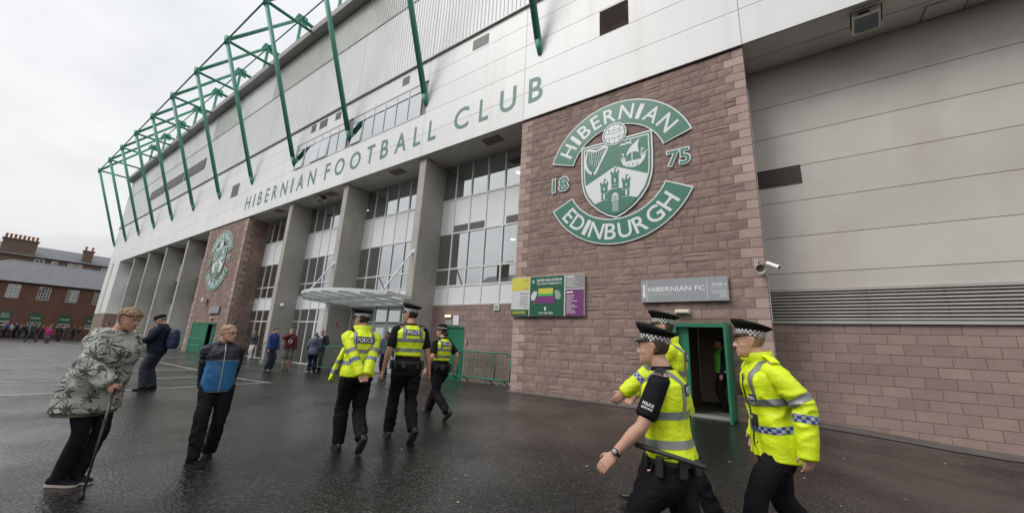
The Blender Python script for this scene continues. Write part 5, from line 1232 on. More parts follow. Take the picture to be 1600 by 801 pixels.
            for i in range(n + 1):
                a = math.radians(25 + 130 * i / n); sa = math.sin(a); A.append(q((.09 * math.cos(a), .11 * sa, .05))); B.append(q((.09 * math.cos(a), .11 * sa + .06 * max(0, sa - .25), .035)))
            up = np.array(s.HR[:, 2]) * .006; m.rings([[A[i], B[i], B[i] + up, A[i] + up] for i in range(n + 1)]); s.mb_out('peak', m, NAVYC, c)
        return c
    def collar(s, mat, h=.06, r=.075, par=None, spread=.02, name='collar', open_=True):
        m = MB(); rs = []
        for z, o in ((1.475, .020), (1.50, .012), (1.50 + h, .010 + spread), (1.50 + h + .004, .004 + spread), (1.515, .0), (1.478, .006)):
            n = 26; ring = []
            for i in range(n):
                a = 2 * PI * i / n; ring.append(s.sp(((r + o) * math.cos(a) * 1.05, -.012 + (r + o) * math.sin(a) * .98 + (z - 1.48) * .25, z - (.035 if math.sin(a) > .8 and open_ else 0) * (1 if z > 1.51 else .3))))
            rs.append(ring)
        m.rings(rs, True, False); return s.mb_out(name, m, mat, par or s.parts['torso'])
    def belt(s, kit=True, z=1.035, off=.024):
        m = MB(); 
        m.rings([s.ring(z - .025, *s.tor(z)[1:], off=off), s.ring(z - .025, *s.tor(z)[1:], off=off + .006), s.ring(z + .025, *s.tor(z)[1:], off=off + .006), s.ring(z + .025, *s.tor(z)[1:], off=off)])
        b = s.mb_out('belt', m, BLACKL, None, False)
        if kit:
            for a, w, h, d in ((-150, .05, .12, .045), (-115, .06, .10, .05), (-60, .05, .11, .045), (-25, .06, .13, .05), (165, .05, .13, .05), (60, .05, .1, .04), (125, .04, .1, .04)):
                r = math.radians(a); t = s.tor(z); c = s.sp(((t[1] * s.bulk + off + d * .5) * math.cos(r), t[3] + (t[2] * s.bulk + off + d * .5) * math.sin(r), z - .03)); u = np.array([-math.sin(r), math.cos(r), 0]); o = np.array([math.cos(r), math.sin(r), 0]); m = MB(); vs = []
                for sz in (-1, 1):
                    for su, so in ((-1, -1), (1, -1), (1, 1), (-1, 1)): vs.append(c + u * su * w / 2 + o * so * d / 2 * (.85 if sz > 0 else 1) + np.array([0, 0, sz * h / 2]))
                m.add(vs, [(3, 2, 1, 0), (4, 5, 6, 7), (0, 1, 5, 4), (1, 2, 6, 5), (2, 3, 7, 6), (3, 0, 4, 7)]); me = remesh(m, .008, 2); s.out('pouch', me, BLACKL, b)
        return b
def checks(name, a, b_, k):
    m, nt, b = new_mat(name); N = nt.nodes.new; L = nt.links.new
    at = N('ShaderNodeAttribute'); at.attribute_name = 'chk'; c = N('ShaderNodeTexChecker'); c.inputs['Scale'].default_value = k; c.inputs[1].default_value = (*a, 1); c.inputs[2].default_value = (*b_, 1)
    L(at.outputs['Vector'], c.inputs['Vector']); L(c.outputs[0], b.inputs['Base Color']); b.inputs['Roughness'].default_value = .45; return m
def skin(name, c): return M(name, c, 0.5, 0.10, 14, 0.12, 120, 0.002, sss=0.12, fine=0.06)
SK1 = skin('skin_fair', (0.50, 0.285, 0.205)); SK2 = skin('skin_ruddy', (0.46, 0.235, 0.165)); SK3 = skin('skin_tan', (0.40, 0.22, 0.15))
EYEW = M('eye_white', (.55, .53, .5), .2); EYED = M('eye_dark', (.02, .018, .015), .15); LIP = M('lip_line', (.16, .06, .05), .5)
HIVIS = M('fluorescent_yellow_fabric', (0.66, 0.80, 0.010), 0.55, 0.12, 3, 0.5, 11, 0.022, fine=.05, stretch=(1, 1, 1.6)); HIV2 = M('fluorescent_green_fabric', (0.20, 0.62, 0.08), 0.6, 0.07, 5)
REFL = M('silver_reflective_tape', (0.22, 0.23, 0.225), 0.38, 0.12, 8, 0.4, 14, 0.015, metal=0.3)
BATT = checks('blue_silver_checks', (0.02, 0.045, 0.22), (0.34, 0.36, 0.37), 1.0)
PNAVY = M('navy_patch', (0.012, 0.02, 0.085), .5); BLK = M('black_cloth', (0.0105, 0.0105, 0.012), .8, spec=.12, var=.2, scale=6, bump=.5, bscale=30, bdist=.012, stretch=(1, 1, 1.8), fine=.12); BLKT = M('black_trouser_cloth', (0.0095, 0.0095, 0.0115), .8, .2, 5, .6, 18, .02, spec=.12, stretch=(1, 1, 1.8), fine=.15)
CAPB = M('black_cap_felt', (0.010, 0.010, 0.0115), .8, .15, 9, .2, 150, .003, spec=.15); CHKB = M('check_black', (.012, .012, .013), .5); CHKW = M('check_white', (.66, .66, .66), .5); PATENT = M('patent_black', (.008, .008, .009), .15, .05)
BLACKL = M('black_leather', (.012, .012, .012), .42, .15, 12, .3, 90, .003, rvar=.1); SHOE = M('polished_shoe', (.012, .011, .011), .28, .1, 9, rvar=.08); NAVYC = M('navy_cloth', (.012, .016, .03), .8, spec=.15, var=.15, scale=6, bump=.4, bscale=24, bdist=.012); SOLE = M('rubber_sole', (.02, .02, .02), .8)
HB = M('hair_brown', (.045, .027, .016), .55, .3, 30, .8, 150, .004, stretch=(1, 1, .4)); HD = M('hair_dark', (.014, .011, .009), .5, .3, 30, .8, 150, .004); HF = M('hair_fair', (.23, .15, .078), .55, .5, 45, 1.0, 120, .006, stretch=(1, 1, .4)); HG = M('hair_grey', (.16, .15, .14), .6, .3, 30, .6, 150, .004); HBL = M('hair_blond_short', (.30, .20, .11), .6, .4, 60, .8, 160, .004)
def torso_attr(f, zc):
    def g(p): t = math.atan2(p[0], p[1]); return (t * .17 / .025 + .01, ((p[2] - zc) / .025), 0.5)
    return g
def hivis_jacket(f, hem=.88, loose=.034, patch=True, sleeve=1.05, s1=1.205, chk=1.06, pz=1.375, amp=.012):
    f.top(HIVIS, loose, hem, sleeve, 'hi_vis_jacket', amp, rs=(.058, .062, .056, .054, .050, .046), flare=.012, freq=9); k = f.k
    f.hband(s1, s1 + .05, REFL); z = chk + .025; zc = f.sp((0, 0, z))[2]; f.hband(z - .025, z + .025, BATT, attr=torso_attr(f, zc - .025), name='chequered_stripe'); f.braces(REFL, .115, .048, s1 + .05)
    for sd in (-1, 1):
        f.sband(sd, .72, .90, REFL)
        d = f.wri[sd] - f.elb[sd]; d /= np.linalg.norm(d); e = f.elb[sd].copy(); u = np.cross(d, [.3, .9, .1]); u /= np.linalg.norm(u); w = np.cross(d, u)
        f.sband(sd, 1.16, 1.36, BATT, name='chequered_stripe', attr=lambda p, e=e, d=d, u=u, w=w: (math.atan2(np.dot(p - e, u), np.dot(p - e, w)) * .075 / .025, np.dot(p - e, d) / .025, .5))
    if patch: f.back_text('POLICE', pz, .20, .055)
    f.collar(HIVIS, .065, .078, spread=.03)
def vest(f, patch=True, hem=1.085, s1=1.27, s2=1.14, pz=1.40, beltz=1.0):
    f.top(BLK, .014, .93, .46, 'black_shirt', .006, rs=(.062, .060, .05, .05, .046, .042)); shirt = f.parts; f.belt(True, beltz)
    f.top(HIVIS, .034, hem, 0, 'hi_vis_vest', .006, high=1.50, vest=True, freq=9)
    f.hband(s2, s2 + .048, REFL); f.hband(s1, s1 + .048, REFL); f.braces(REFL, .115, .045, s1 + .048)
    if patch: f.back_text('POLICE', pz, .18, .05)
    f.shirt = shirt
    v = f.parts; f.parts = shirt; f.collar(BLK, .025, .062, spread=.004); f.parts = v
    for sd in (-1, 1):                                            # epaulettes
        m = MB(); a = f.sp((sd * .075, -.02, 1.505)); b = f.sp((sd * (f.sw + .02), -.012, 1.478)); chain(m, [a, vlerp(a, b, .5) + np.array([0, 0, .018]), b], [(.026, .010), (.03, .010), (.033, .012)], 10, 3, ref=(0, 1, 0)); f.mb_out('epaulette', m, BLACKL, shirt['torso'])
def officer(f, sk, hairm, dress='vest', capk='peaked', cap_tilt=6, hairs='short', bvox=None, **kw):
    f.body(sk, bvox); f.eyes(hairm); f.hair(hairm, hairs, .009, .003); f.trousers(BLKT, .020, amp=.015); f.shoes(SHOE, SOLE)
    if dress == 'vest': vest(f, **kw)
    else: hivis_jacket(f, **kw)
    f.cap(capk, cap_tilt)
def small_text_on_sleeve(f, sd, t=.62):
    src = f.shirt[sd]; c = vlerp(f.sho[sd], f.elb[sd], t); n = -(f.elb[sd] - f.sho[sd]); n /= np.linalg.norm(n); Fy = np.array([sd, 0.05, 0.]); Fy = Fy - n * np.dot(Fy, n); Fy /= np.linalg.norm(Fy); X = np.cross(n, Fy)
    bm = bmesh.new(); bm.from_mesh(src.data); tree = BVHTree.FromBMesh(bm); bm.free()
    for txt, dz, w, h in (('POLICE', .012, .075, .020), ('SCOTLAND', -.014, .075, .014)):
        v, fc = text_geo(txt, 0, .02); xs = [p[0] for p in v]; ys = [p[1] for p in v]; vv = []
        for p in v:
            q = c + X * ((p[0] - min(xs)) / (max(xs) - min(xs)) - .5) * w + n * (dz + ((p[1] - min(ys)) / (max(ys) - min(ys)) - .5) * h); hit = tree.ray_cast(Vector(f.W @ (q + Fy * .3) + f.o), Vector(f.W @ -Fy), .6)[0]
            vv.append(np.array(hit) + f.W @ Fy * .004 if hit is not None else f.W @ (q + Fy * .08) + f.o)
        mesh_obj('sleeve_lettering', vv, fc, PRW, src)
# ---- the three officers walking away
fA = Fig('officer in yellow police jacket and peaked cap walking away, hands clasped behind back', -4.71, -6.755, (-.96, .28), 1.80, .0105, 'police officers', lw=(-.035, -.235, .945), rw=(.04, -.245, .955), lh=(-.6, -1, .0), rh=(.6, -1, .0), la=(-.07, .16, .085), ra=(.08, -.24, .20), rfoot=(52, -4), lfoot=(0, 4), head=(32, 6, 0), palm={-1: (.3, -1, .2), 1: (-.3, -1, .2)}, seed=2, curl=40, lean=(3, 0))
officer(fA, SK3, HD, 'jacket', hem=.915, loose=.036)
def loose_flap(f):
    m = MB(); P = []; a = f.sp((-.17, .10, 1.26)); b = f.sp((-.235, .15, 1.04)); c = f.sp((-.285, .14, .85)); chain(m, [a, b, c], [(.06, .03), (.10, .028), (.125, .02)], 14, 4, ref=(0.4, 1, 0), cap=.2); me = remesh(m, .009, 2); wrinkle(me, .012, 12, 4); o = f.out('jacket_flap', me, HIVIS, f.parts['torso'])
    f.band(o, [(f.sp((0, 0, .95)), (0, 0, 1)), (f.sp((0, 0, 1.0)), (0, 0, -1))], BATT, 'chequered_stripe', attr=lambda p: (p[1] / .025, (p[2] - .95) / .025, .5)); f.band(o, [(f.sp((0, 0, 1.07)), (0, 0, 1)), (f.sp((0, 0, 1.12)), (0, 0, -1))], REFL)
loose_flap(fA)
fB = Fig('tall officer in short sleeves and yellow police vest walking away, left arm hanging', -4.60, -6.02, (-.92, .40), 1.90, .0105, 'police officers', lw=(-.30, .03, .90), rw=(.31, -.04, .90), lh=(-.5, -1, 0), rh=(.5, -1, 0), la=(-.09, .22, .085), ra=(.09, -.26, .17), rfoot=(46, -6), lfoot=(0, 8), head=(35, 0, 0), seed=3, lean=(1, 0), shoulder=1.03)
officer(fB, SK3, HD)
fC = Fig('policewoman in bowler hat and yellow police vest striding away', -5.22, -4.70, (-1, .08), 1.68, .0105, 'police officers', fem=True, lw=(-.29, .04, .90), rw=(.28, -.10, .92), la=(-.06, -.38, .17), ra=(.07, .34, .095), lfoot=(38, 4), rfoot=(-8, -6), head=(22, 0, 0), hipdrop=.035, seed=4, bulk=.97)
officer(fC, SK1, HB, 'vest', 'bowler', 2, 'bob')
# ---- the near officers
fD = Fig('officer in short sleeves and yellow vest striding past the open door, watch on wrist', -.715, -6.945, (-.97, -.10), 1.87, .0075, 'police officers', lw=(-.30, .29, .94), rw=(.27, .10, .88), lh=(-.35, -1, -.1), rh=(.4, -1, 0), la=(-.09, .42, .10), ra=(.09, -.38, .14), lfoot=(-10, 4), rfoot=(30, -4), head=(-6, -2, 0), hipdrop=.04, seed=5, lean=(4, 0), palm={-1: (.8, -.55, .1)}, curl=22, bulk=1.02)
officer(fD, SK1, HB, cap_tilt=8, bvox=.006, hem=.965, s1=1.205, s2=1.035, pz=1.375, beltz=.965); small_text_on_sleeve(fD, -1)
def kit_D(f):
    d = f.wri[-1] - f.elb[-1]; d /= np.linalg.norm(d); c = f.wri[-1] - d * .022; m = MB(); chain(m, [c - d * .009, c + d * .009], [.0335, .0335], 18, 1, cap=0); w = f.mb_out('wrist_watch', m, BLACKL)
    o = np.array([-1, .1, .25]); o -= d * np.dot(o, d); o /= np.linalg.norm(o); m = MB(); m.tube(c + o * .028, c + o * .043, .022, .021, 16); f.mb_out('watch_case', m, BLACKP, w); m = MB(); m.tube(c + o * .0432, c + o * .0445, .017, .017, 16); f.mb_out('watch_face', m, STEEL, w)
    m = MB(); a = f.sp((-.235, .17, 1.05)); b = f.sp((-.255, -.22, .985)); chain(m, [a, b], [.015, .017], 12, 1); chain(m, [vlerp(a, b, .02), vlerp(a, b, .3)], [.019, .019], 12, 1); f.mb_out('baton', m, BLACKP)
kit_D(fD)
fE = Fig('officer in yellow police jacket half hidden behind the officer with the watch', -.93, -5.80, (-.98, -.16), 1.86, .0105, 'police officers', lw=(-.25, .42, 1.02), rw=(.25, .36, 1.0), lh=(-.4, -1, -.3), rh=(.4, -1, 0), la=(-.09, -.3, .12), ra=(.09, .35, .09), lfoot=(25, 4), rfoot=(-5, -4), seed=6, lean=(3, 0))
officer(fE, SK1, HB, 'jacket')
fF = Fig('officer in bulky yellow police jacket with a chest camera, nearest the recessed wall', -.11, -6.12, (-.90, -.44), 1.84, .0075, 'police officers', lw=(-.29, -.06, .90), rw=(.25, .02, .92), lh=(-.5, -1, 0), rh=(.5, -1, 0), la=(-.09, .28, .09), ra=(.09, -.32, .13), lfoot=(-4, 4), rfoot=(26, -6), head=(-18, 0, 0), hipdrop=.03, seed=8, lean=(8, 0), bulk=.99)
officer(fF, SK1, HF, 'jacket', cap_tilt=10, hem=.80, loose=.040, sleeve=1.30, s1=1.19, chk=1.0, amp=.018)
def kit_F(f):
    src = f.parts['torso']; bm = bmesh.new(); bm.from_mesh(src.data); tree = BVHTree.FromBMesh(bm); bm.free()
    def on(x, z):
        p = f.sp((x, .6, z)); d = f.sp((x, 0, z)) - p; d /= np.linalg.norm(d); h = tree.ray_cast(Vector(f.W @ p + f.o), Vector(f.W @ d), 1)[0]; return (f.W.T @ (np.array(h) - f.o)) if h is not None else f.sp((x, .18, z))
    def slab(c, w, h, d, mat, name, vox=.006):
        m = MB(); m.box(c[0] - w / 2, c[0] + w / 2, c[1] - d / 2, c[1] + d / 2, c[2] - h / 2, c[2] + h / 2); return f.out(name, remesh(m, vox, 2), mat, src)
    c = on(-.06, 1.075); o = slab(c + np.array([0, .012, 0]), .062, .08, .03, BLACKP, 'body_camera'); m = MB(); m.tube(c + np.array([0, .026, .012]), c + np.array([0, .032, .012]), .016, .016, 12); f.mb_out('camera_lens', m, STEEL, o)
    c = on(.10, 1.30); slab(c + np.array([0, .015, 0]), .05, .11, .035, BLACKP, 'radio'); m = MB(); chain(m, [on(.10, 1.35), f.sp((.13, .16, 1.43)), f.sp((.08, .10, 1.50)), f.sp((.05, .0, 1.52))], [.005] * 4, 8, 4); f.mb_out('radio_cable', m, BLACKP, src)
    f.back_text('POLICE', 1.245, .075, .026, True, True, -.085, name='chest_badge')
    m = MB(); n = 22; pts = [on(.0 + .006 * math.sin(i), .88 + .56 * i / n) + np.array([0, .004, 0]) for i in range(n)]; chain(m, pts, [.006] * n, 8, 1, smooth=False); f.mb_out('zip', m, BLACKP, src)
    for x, z in ((-.02, 1.38), (-.02, 1.0), (-.02, .9)): m = MB(); m.ball(on(x, z), .008, .006, .008, 8, 6); f.mb_out('press_stud', m, BLACKP, src)
    for sd in (-1, 1):
        m = MB(); a = f.sp((sd * .10, -.01, 1.535)); b = f.sp((sd * (f.sw + .05), -.008, 1.49)); chain(m, [a, vlerp(a, b, .5) + np.array([0, 0, .012]), b], [(.03, .012), (.034, .012), (.036, .012)], 10, 3, ref=(0, 1, 0)); f.mb_out('shoulder_tab', m, HIVIS, src)
kit_F(fF)
# ---- woman with a stick, boy, man with a rucksack
def foliage_print():
    m, nt, b = new_mat('foliage_print_fabric'); N = nt.nodes.new; L = nt.links.new; geo = N('ShaderNodeNewGeometry')
    wv = N('ShaderNodeTexNoise'); wv.inputs['Scale'].default_value = 7; L(geo.outputs['Position'], wv.inputs['Vector'])
    mixv = N('ShaderNodeMixRGB'); mixv.inputs[0].default_value = .10; L(geo.outputs['Position'], mixv.inputs[1]); L(wv.outputs['Color'], mixv.inputs[2])
    vo = N('ShaderNodeTexVoronoi'); vo.inputs['Scale'].default_value = 10.0; L(mixv.outputs[0], vo.inputs['Vector'])
    # leaf fronds: radial spokes round each cell centre
    sub = N('ShaderNodeVectorMath'); sub.operation = 'SUBTRACT'; L(mixv.outputs[0], sub.inputs[0]); L(vo.outputs['Position'], sub.inputs[1])
    sp = N('ShaderNodeSeparateXYZ'); L(sub.outputs[0], sp.inputs[0]); xy = N('ShaderNodeMath'); xy.operation = 'ADD'; L(sp.outputs[0], xy.inputs[0]); L(sp.outputs[1], xy.inputs[1])
    an = N('ShaderNodeMath'); an.operation = 'ARCTAN2'; L(sp.outputs[2], an.inputs[0]); L(xy.outputs[0], an.inputs[1])
    mu = N('ShaderNodeMath'); mu.operation = 'MULTIPLY'; mu.inputs[1].default_value = 9; L(an.outputs[0], mu.inputs[0]); si = N('ShaderNodeMath'); si.operation = 'SINE'; L(mu.outputs[0], si.inputs[0])
    ds = N('ShaderNodeMapRange'); ds.inputs[1].default_value = .04; ds.inputs[2].default_value = .50; ds.inputs[3].default_value = 1.25; ds.inputs[4].default_value = -1.3; L(vo.outputs['Distance'], ds.inputs[0])
    ad = N('ShaderNodeMath'); ad.operation = 'MULTIPLY_ADD'; ad.inputs[1].default_value = .95; L(si.outputs[0], ad.inputs[0]); L(ds.outputs[0], ad.inputs[2])
    n2 = N('ShaderNodeTexNoise'); n2.inputs['Scale'].default_value = 3.2; L(geo.outputs['Position'], n2.inputs['Vector']); a2 = N('ShaderNodeMath'); a2.operation = 'MULTIPLY_ADD'; a2.inputs[1].default_value = 3.2; a2.inputs[2].default_value = -.85; L(n2.outputs[0], a2.inputs[0])
    a3 = N('ShaderNodeMath'); a3.operation = 'ADD'; L(ad.outputs[0], a3.inputs[0]); L(a2.outputs[0], a3.inputs[1])
    rp = N('ShaderNodeValToRGB'); L(a3.outputs[0], rp.inputs[0]); e = rp.color_ramp.elements; e[0].position = .08; e[0].color = (.37, .37, .345, 1); e[1].position = .6; e[1].color = (.042, .05, .042, 1); k = e.new(.26); k.color = (.13, .14, .125, 1)
    L(rp.outputs[0], b.inputs['Base Color']); b.inputs['Roughness'].default_value = .7
    bp = N('ShaderNodeBump'); bp.inputs['Strength'].default_value = .4; bp.inputs['Distance'].default_value = .015; L(wv.outputs[0], bp.inputs['Height']); L(bp.outputs[0], b.inputs['Normal']); return m
FOL = foliage_print(); OLIVE = M('olive_lining', (.13, .115, .085), .8, .1); CORAL = M('pale_sole', (.42, .37, .34), .6, .2, 9); LEG = M('black_leggings', (.011, .011, .0125), .8, .15, 8, .4, 30, .008, spec=.12)
fW = Fig('woman in grey leaf print parka and black leggings leaning on a stick', -5.53, -9.06, (.80, .60), 1.65, .0095, 'supporters on the tarmac', fem=True, bulk=1.13, belly=.045, lw=(-.24, -.04, .90), rw=(.24, .36, .99), lh=(-.8, -.7, 0), rh=(.8, -.8, 0), la=(-.06, .02, .085), ra=(.06, -.03, .085), head=(-4, 10, 0), lean=(12, 0), seed=9, palm={1: (-.6, .2, -.8)}, curl=48, lfoot=(0, 6), rfoot=(0, -6))
fW.body(SK2); fW.eyes(HF); fW.hair(HF, 'fringe', .014, .010, .006); fW.trousers(LEG, .002, amp=.006); fW.shoes(BLK, CORAL, name='trainer')
fW.top(OLIVE, .036, .655, 0, 'jacket_lining', .004, flare=.02); fW.top(FOL, .046, .69, 1.02, 'parka', .018, rs=(.064, .066, .064, .062, .058, .05), flare=.03, freq=8)
def hood_down(f, mat, r=.07):
    w = f.sw / .19 * min(1.1, f.bulk); q = lambda x, y, z: f.sp((x * w, y, z))
    m = MB(); chain(m, [q(-.085, .06, 1.50), q(-.115, -.03, 1.495), q(-.085, -.125, 1.455), q(0, -.165, 1.43), q(.085, -.125, 1.455), q(.115, -.03, 1.495), q(.085, .06, 1.50)], [(.018, .02), (.028, .028), (.042, .04), (r * .75, .05), (.042, .04), (.028, .028), (.018, .02)], 14, 4)
    chain(m, [q(0, -.12, 1.47), q(0, -.175, 1.37), q(0, -.175, 1.29)], [(.11, .045), (.105, .04), (.05, .028)], 14, 4); me = remesh(m, .009, 2); wrinkle(me, .012, 14, 3); return f.out('hood', me, mat, f.parts['torso'])
hood_down(fW, FOL, .085)
def stick(f):
    h = f.wri[1] + (f.wri[1] - f.elb[1]) / np.linalg.norm(f.wri[1] - f.elb[1]) * .085; top = f.W @ h + f.o; foot = np.array([-4.99, -9.03, 0.0])
    t = thing('walking_stick', 'black folding walking stick with rubber foot held by the woman in the leaf print parka', 'walking stick', tuple(foot)); m = MB(); m.tube(top, foot + (top - foot) * .03, .011, .0095, 12).build('shaft', M('mottled_black_metal', (.03, .026, .026), .3, .5, 40), t, True)
    MB().tube(foot, foot + (top - foot) * .06, .02, .014, 12).build('ferrule', SOLE, t, True); q = foot + (top - foot) * .68; MB().tube(q, q + (top - foot) * .04, .0145, None, 12).build('joint_collar', BLACKP, t)
    d = f.W @ np.array([0.1, 1, 0.05]); d = d / np.linalg.norm(d); m = MB(); chain(m, [top - d * .05 + np.array([0, 0, .0]), top + np.array([0, 0, .012]), top + d * .06], [.011, .013, .011], 10, 3); m.build('handle', BLACKP, t, True)
stick(fW)
BLUEJ = M('blue_panel_fabric', (.018, .12, .29), .6, .1, 6, .3, 24, .01); NAVYJ = M('dark_navy_fabric', (.008, .011, .022), .65, .12, 6, .3, 24, .01)
def two_tone(name, lo, hi, s):
    m, nt, b = new_mat(name); N = nt.nodes.new; L = nt.links.new; at = N('ShaderNodeAttribute'); at.attribute_name = 'chk'; sp = N('ShaderNodeSeparateXYZ'); L(at.outputs['Vector'], sp.inputs[0])
    r = N('ShaderNodeValToRGB'); r.color_ramp.interpolation = 'CONSTANT'; L(sp.outputs[2], r.inputs[0]); e = r.color_ramp.elements; e[0].color = (*lo, 1); e[1].position = s; e[1].color = (*hi, 1); L(r.outputs[0], b.inputs['Base Color']); b.inputs['Roughness'].default_value = .6; return m
fK = Fig('boy in glasses and blue and navy zip jacket, hands behind him', -5.56, -8.02, (1, -.22), 1.53, .009, 'supporters on the tarmac', bulk=.86, lw=(-.15, -.20, .90), rw=(.15, -.20, .90), lh=(-1, -.3, 0), rh=(1, -.3, 0), ra=(.12, .20, .085), la=(-.07, -.12, .085), rfoot=(0, -38), lfoot=(0, 20), head=(42, 2, 0), seed=11, shoulder=.95, lean=(-2, 2))
fK.body(SK1); fK.eyes(HBL); fK.hair(HBL, 'crop', .010, .003); fK.trousers(BLKT, .020, amp=.016); fK.shoes(BLK, SOLE, name='trainer'); fK.top(NAVYJ, .044, .86, 1.0, 'zip_jacket', .013, rs=(.058, .058, .052, .050, .046, .042))
fK.hband(.88, 1.275, BLUEJ, keep=lambda p, n: p[1] > -.03, name='blue_front'); fK.hband(1.275, 1.283, REFL, keep=lambda p, n: p[1] > -.03, name='piping', off=.005); fK.hband(.868, .876, REFL, name='hem_piping', off=.004)
hood_down(fK, NAVYJ, .05); fK.collar(NAVYJ, .04, .066, spread=.012)
def zip_front(f, mat, z0=.91, z1=1.5, r=.006):
    src = f.parts['torso']; bm = bmesh.new(); bm.from_mesh(src.data); tree = BVHTree.FromBMesh(bm); bm.free(); pts = []
    for i in range(24):
        z = z0 + (z1 - z0) * i / 23; p = f.sp((0, .6, z)); d = f.sp((0, 0, z)) - p; d /= np.linalg.norm(d); h = tree.ray_cast(Vector(f.W @ p + f.o), Vector(f.W @ d), 1)[0]
        if h is not None: pts.append(f.W.T @ (np.array(h) - f.o) + np.array([0, .005, 0]))
    if len(pts) > 3: m = MB(); chain(m, pts, [r] * len(pts), 8, 1, smooth=False); f.mb_out('zip', m, mat, src)
zip_front(fK, STEEL, .87)
def glasses(f):
    m = MB()
    for sd in (-1, 1):
        c = [f.H_((sd * .032 + .023 * math.cos(2 * PI * i / 16), .108 - .006 * abs(math.cos(2 * PI * i / 16)), .002 + .016 * math.sin(2 * PI * i / 16))) for i in range(17)]
        for a, b in zip(c, c[1:]): m.tube(a, b, .0022, None, 6)
        m.tube(f.H_((sd * .055, .10, .006)), f.H_((sd * .078, -.005, .010)), .0022, None, 6)
    m.tube(f.H_((-.01, .109, .006)), f.H_((.01, .109, .006)), .0022, None, 6); f.mb_out('glasses', m, M('red_brown_frame', (.12, .02, .015), .3))
glasses(fK)
def bag(f, mat, strap=True):
    m = MB(); c = f.sp((0, -.25, 1.22)); vs = []
    for z, w, d in ((.97, .13, .07), (1.0, .155, .10), (1.12, .165, .12), (1.26, .16, .115), (1.38, .14, .09), (1.43, .10, .05)):
        vs.append([f.sp((w * math.copysign(abs(math.cos(2 * PI * i / 20)) ** .7, math.cos(2 * PI * i / 20)), -.24 + d * math.copysign(abs(math.sin(2 * PI * i / 20)) ** .7, math.sin(2 * PI * i / 20)) - .02, z)) for i in range(20)])
    m.rings(vs); me = remesh(m, .012, 2); wrinkle(me, .014, 10, 2); t = thing('rucksack', 'navy blue rucksack on the back of the man in the dark flat cap', 'rucksack', tuple(f.W @ f.sp((0, -.24, .98)) + f.o))
    v = get_v(me); set_v(me, v @ f.W.T + f.o); me.materials.append(mat); me.shade_smooth(); link('bag', me, t)
    for sd in (-1, 1):
        m = MB(); chain(m, [f.sp((sd * .09, -.17, 1.42)), f.sp((sd * .115, -.02, 1.515)), f.sp((sd * .12, .14, 1.40)), f.sp((sd * .16, .10, 1.2)), f.sp((sd * .17, -.14, 1.05))], [(.03, .008)] * 5, 10, 4, ref=(1, 0, 0)); m.v = [tuple(f.W @ np.array(p) + f.o) for p in m.v]; m.build('strap', mat, t, True)
JEAN = M('dark_jeans', (.018, .024, .036), .8, .15, 8, .4, 30, .01); NB = M('navy_bag_nylon', (.013, .022, .06), .55, .1, 6, .3, 30, .01)
fN = Fig('man in navy jacket and dark flat cap looking down at his hands, rucksack on back', -12.55, -7.0, (-.50, -.87), 1.79, .014, 'supporters on the tarmac', bulk=1.06, belly=.03, lw=(-.13, .30, 1.12), rw=(.13, .30, 1.12), lh=(-1, -.6, -.3), rh=(1, -.6, -.3), head=(0, 28, 0), seed=12, la=(-.09, .06, .085), ra=(.09, -.06, .085))
fN.body(SK1); fN.hair(HG, 'short'); fN.trousers(JEAN, .022, amp=.012); fN.shoes(BLK, SOLE); fN.top(NAVYC, .042, .84, 1.0, 'navy_jacket', .012); fN.collar(NAVYC, .05, .075); fN.cap('flat', 4); bag(fN, NB)
# ---- group by the entrance, stewards
def civilian(f, sk, hm, hs, tr, topm, tname, shoe=None, sleeve=1.0, loose=.035, hem=.88, short=False, hood=False, collar=True, tloose=.022, **kw):
    f.body(sk); f.hair(hm, hs, vox=.012)
    if short: f.trousers(tr, .04, .02, 'shorts', vox=.012)
    else: f.trousers(tr, tloose, vox=.012)
    f.shoes(shoe or BLK, SOLE, vox=.012); f.top(topm, loose, hem, sleeve, tname, .010, vox=.012, **kw)
    if hood: hood_down(f, topm)
    if collar: f.collar(topm, .04, .07, spread=.012)
ROYAL = M('royal_blue_fabric', (.018, .045, .19), .6, .1, 6, .3, 20, .01); MAR = M('maroon_fabric', (.10, .012, .022), .7, .1, 6, .3, 20, .01); GREYS = M('grey_shorts_fabric', (.12, .11, .10), .8, .12); SLB = M('slate_blue_fabric', (.085, .11, .165), .7, .1, 6, .3, 20, .01); SUIT = M('black_suit_cloth', (.010, .010, .012), .75, .1); WTR = M('white_cotton', (.55, .54, .52), .8, .06); GTOP = M('dark_green_fabric', (.018, .03, .025), .8, .1); TRN = M('grey_trainer', (.30, .30, .31), .6)
g = 'people chatting by the entrance'
f = Fig('man in royal blue jacket and dark jeans facing the maroon hoodie', -17.30, -2.30, (.9, .45), 1.76, .014, g, lw=(-.25, .10, .88), rw=(.26, .08, .88), head=(0, 4, 0), seed=21, lean=(3, 0)); civilian(f, SK1, HD, 'short', JEAN, ROYAL, 'blue_jacket', TRN)
f = Fig('man in maroon hoodie and grey shorts raising one hand to his mouth', -17.55, -1.50, (.93, -.35), 1.76, .014, g, bulk=1.08, belly=.03, rw=(.06, .20, 1.50), rh=(1, .0, -.6), lw=(-.26, .10, .9), head=(10, 6, 0), seed=22); civilian(f, SK1, HF, 'short', GREYS, MAR, 'maroon_hoodie', SHOE, short=True, hood=True, hem=.90)
f.hband(1.13, 1.33, WTR, keep=lambda p, n, f=f: p[1] > 0 and .045 < math.hypot(p[0], p[2] - f.sp((0, 0, 1.23))[2]) < .085, name='chest_print', off=.004)
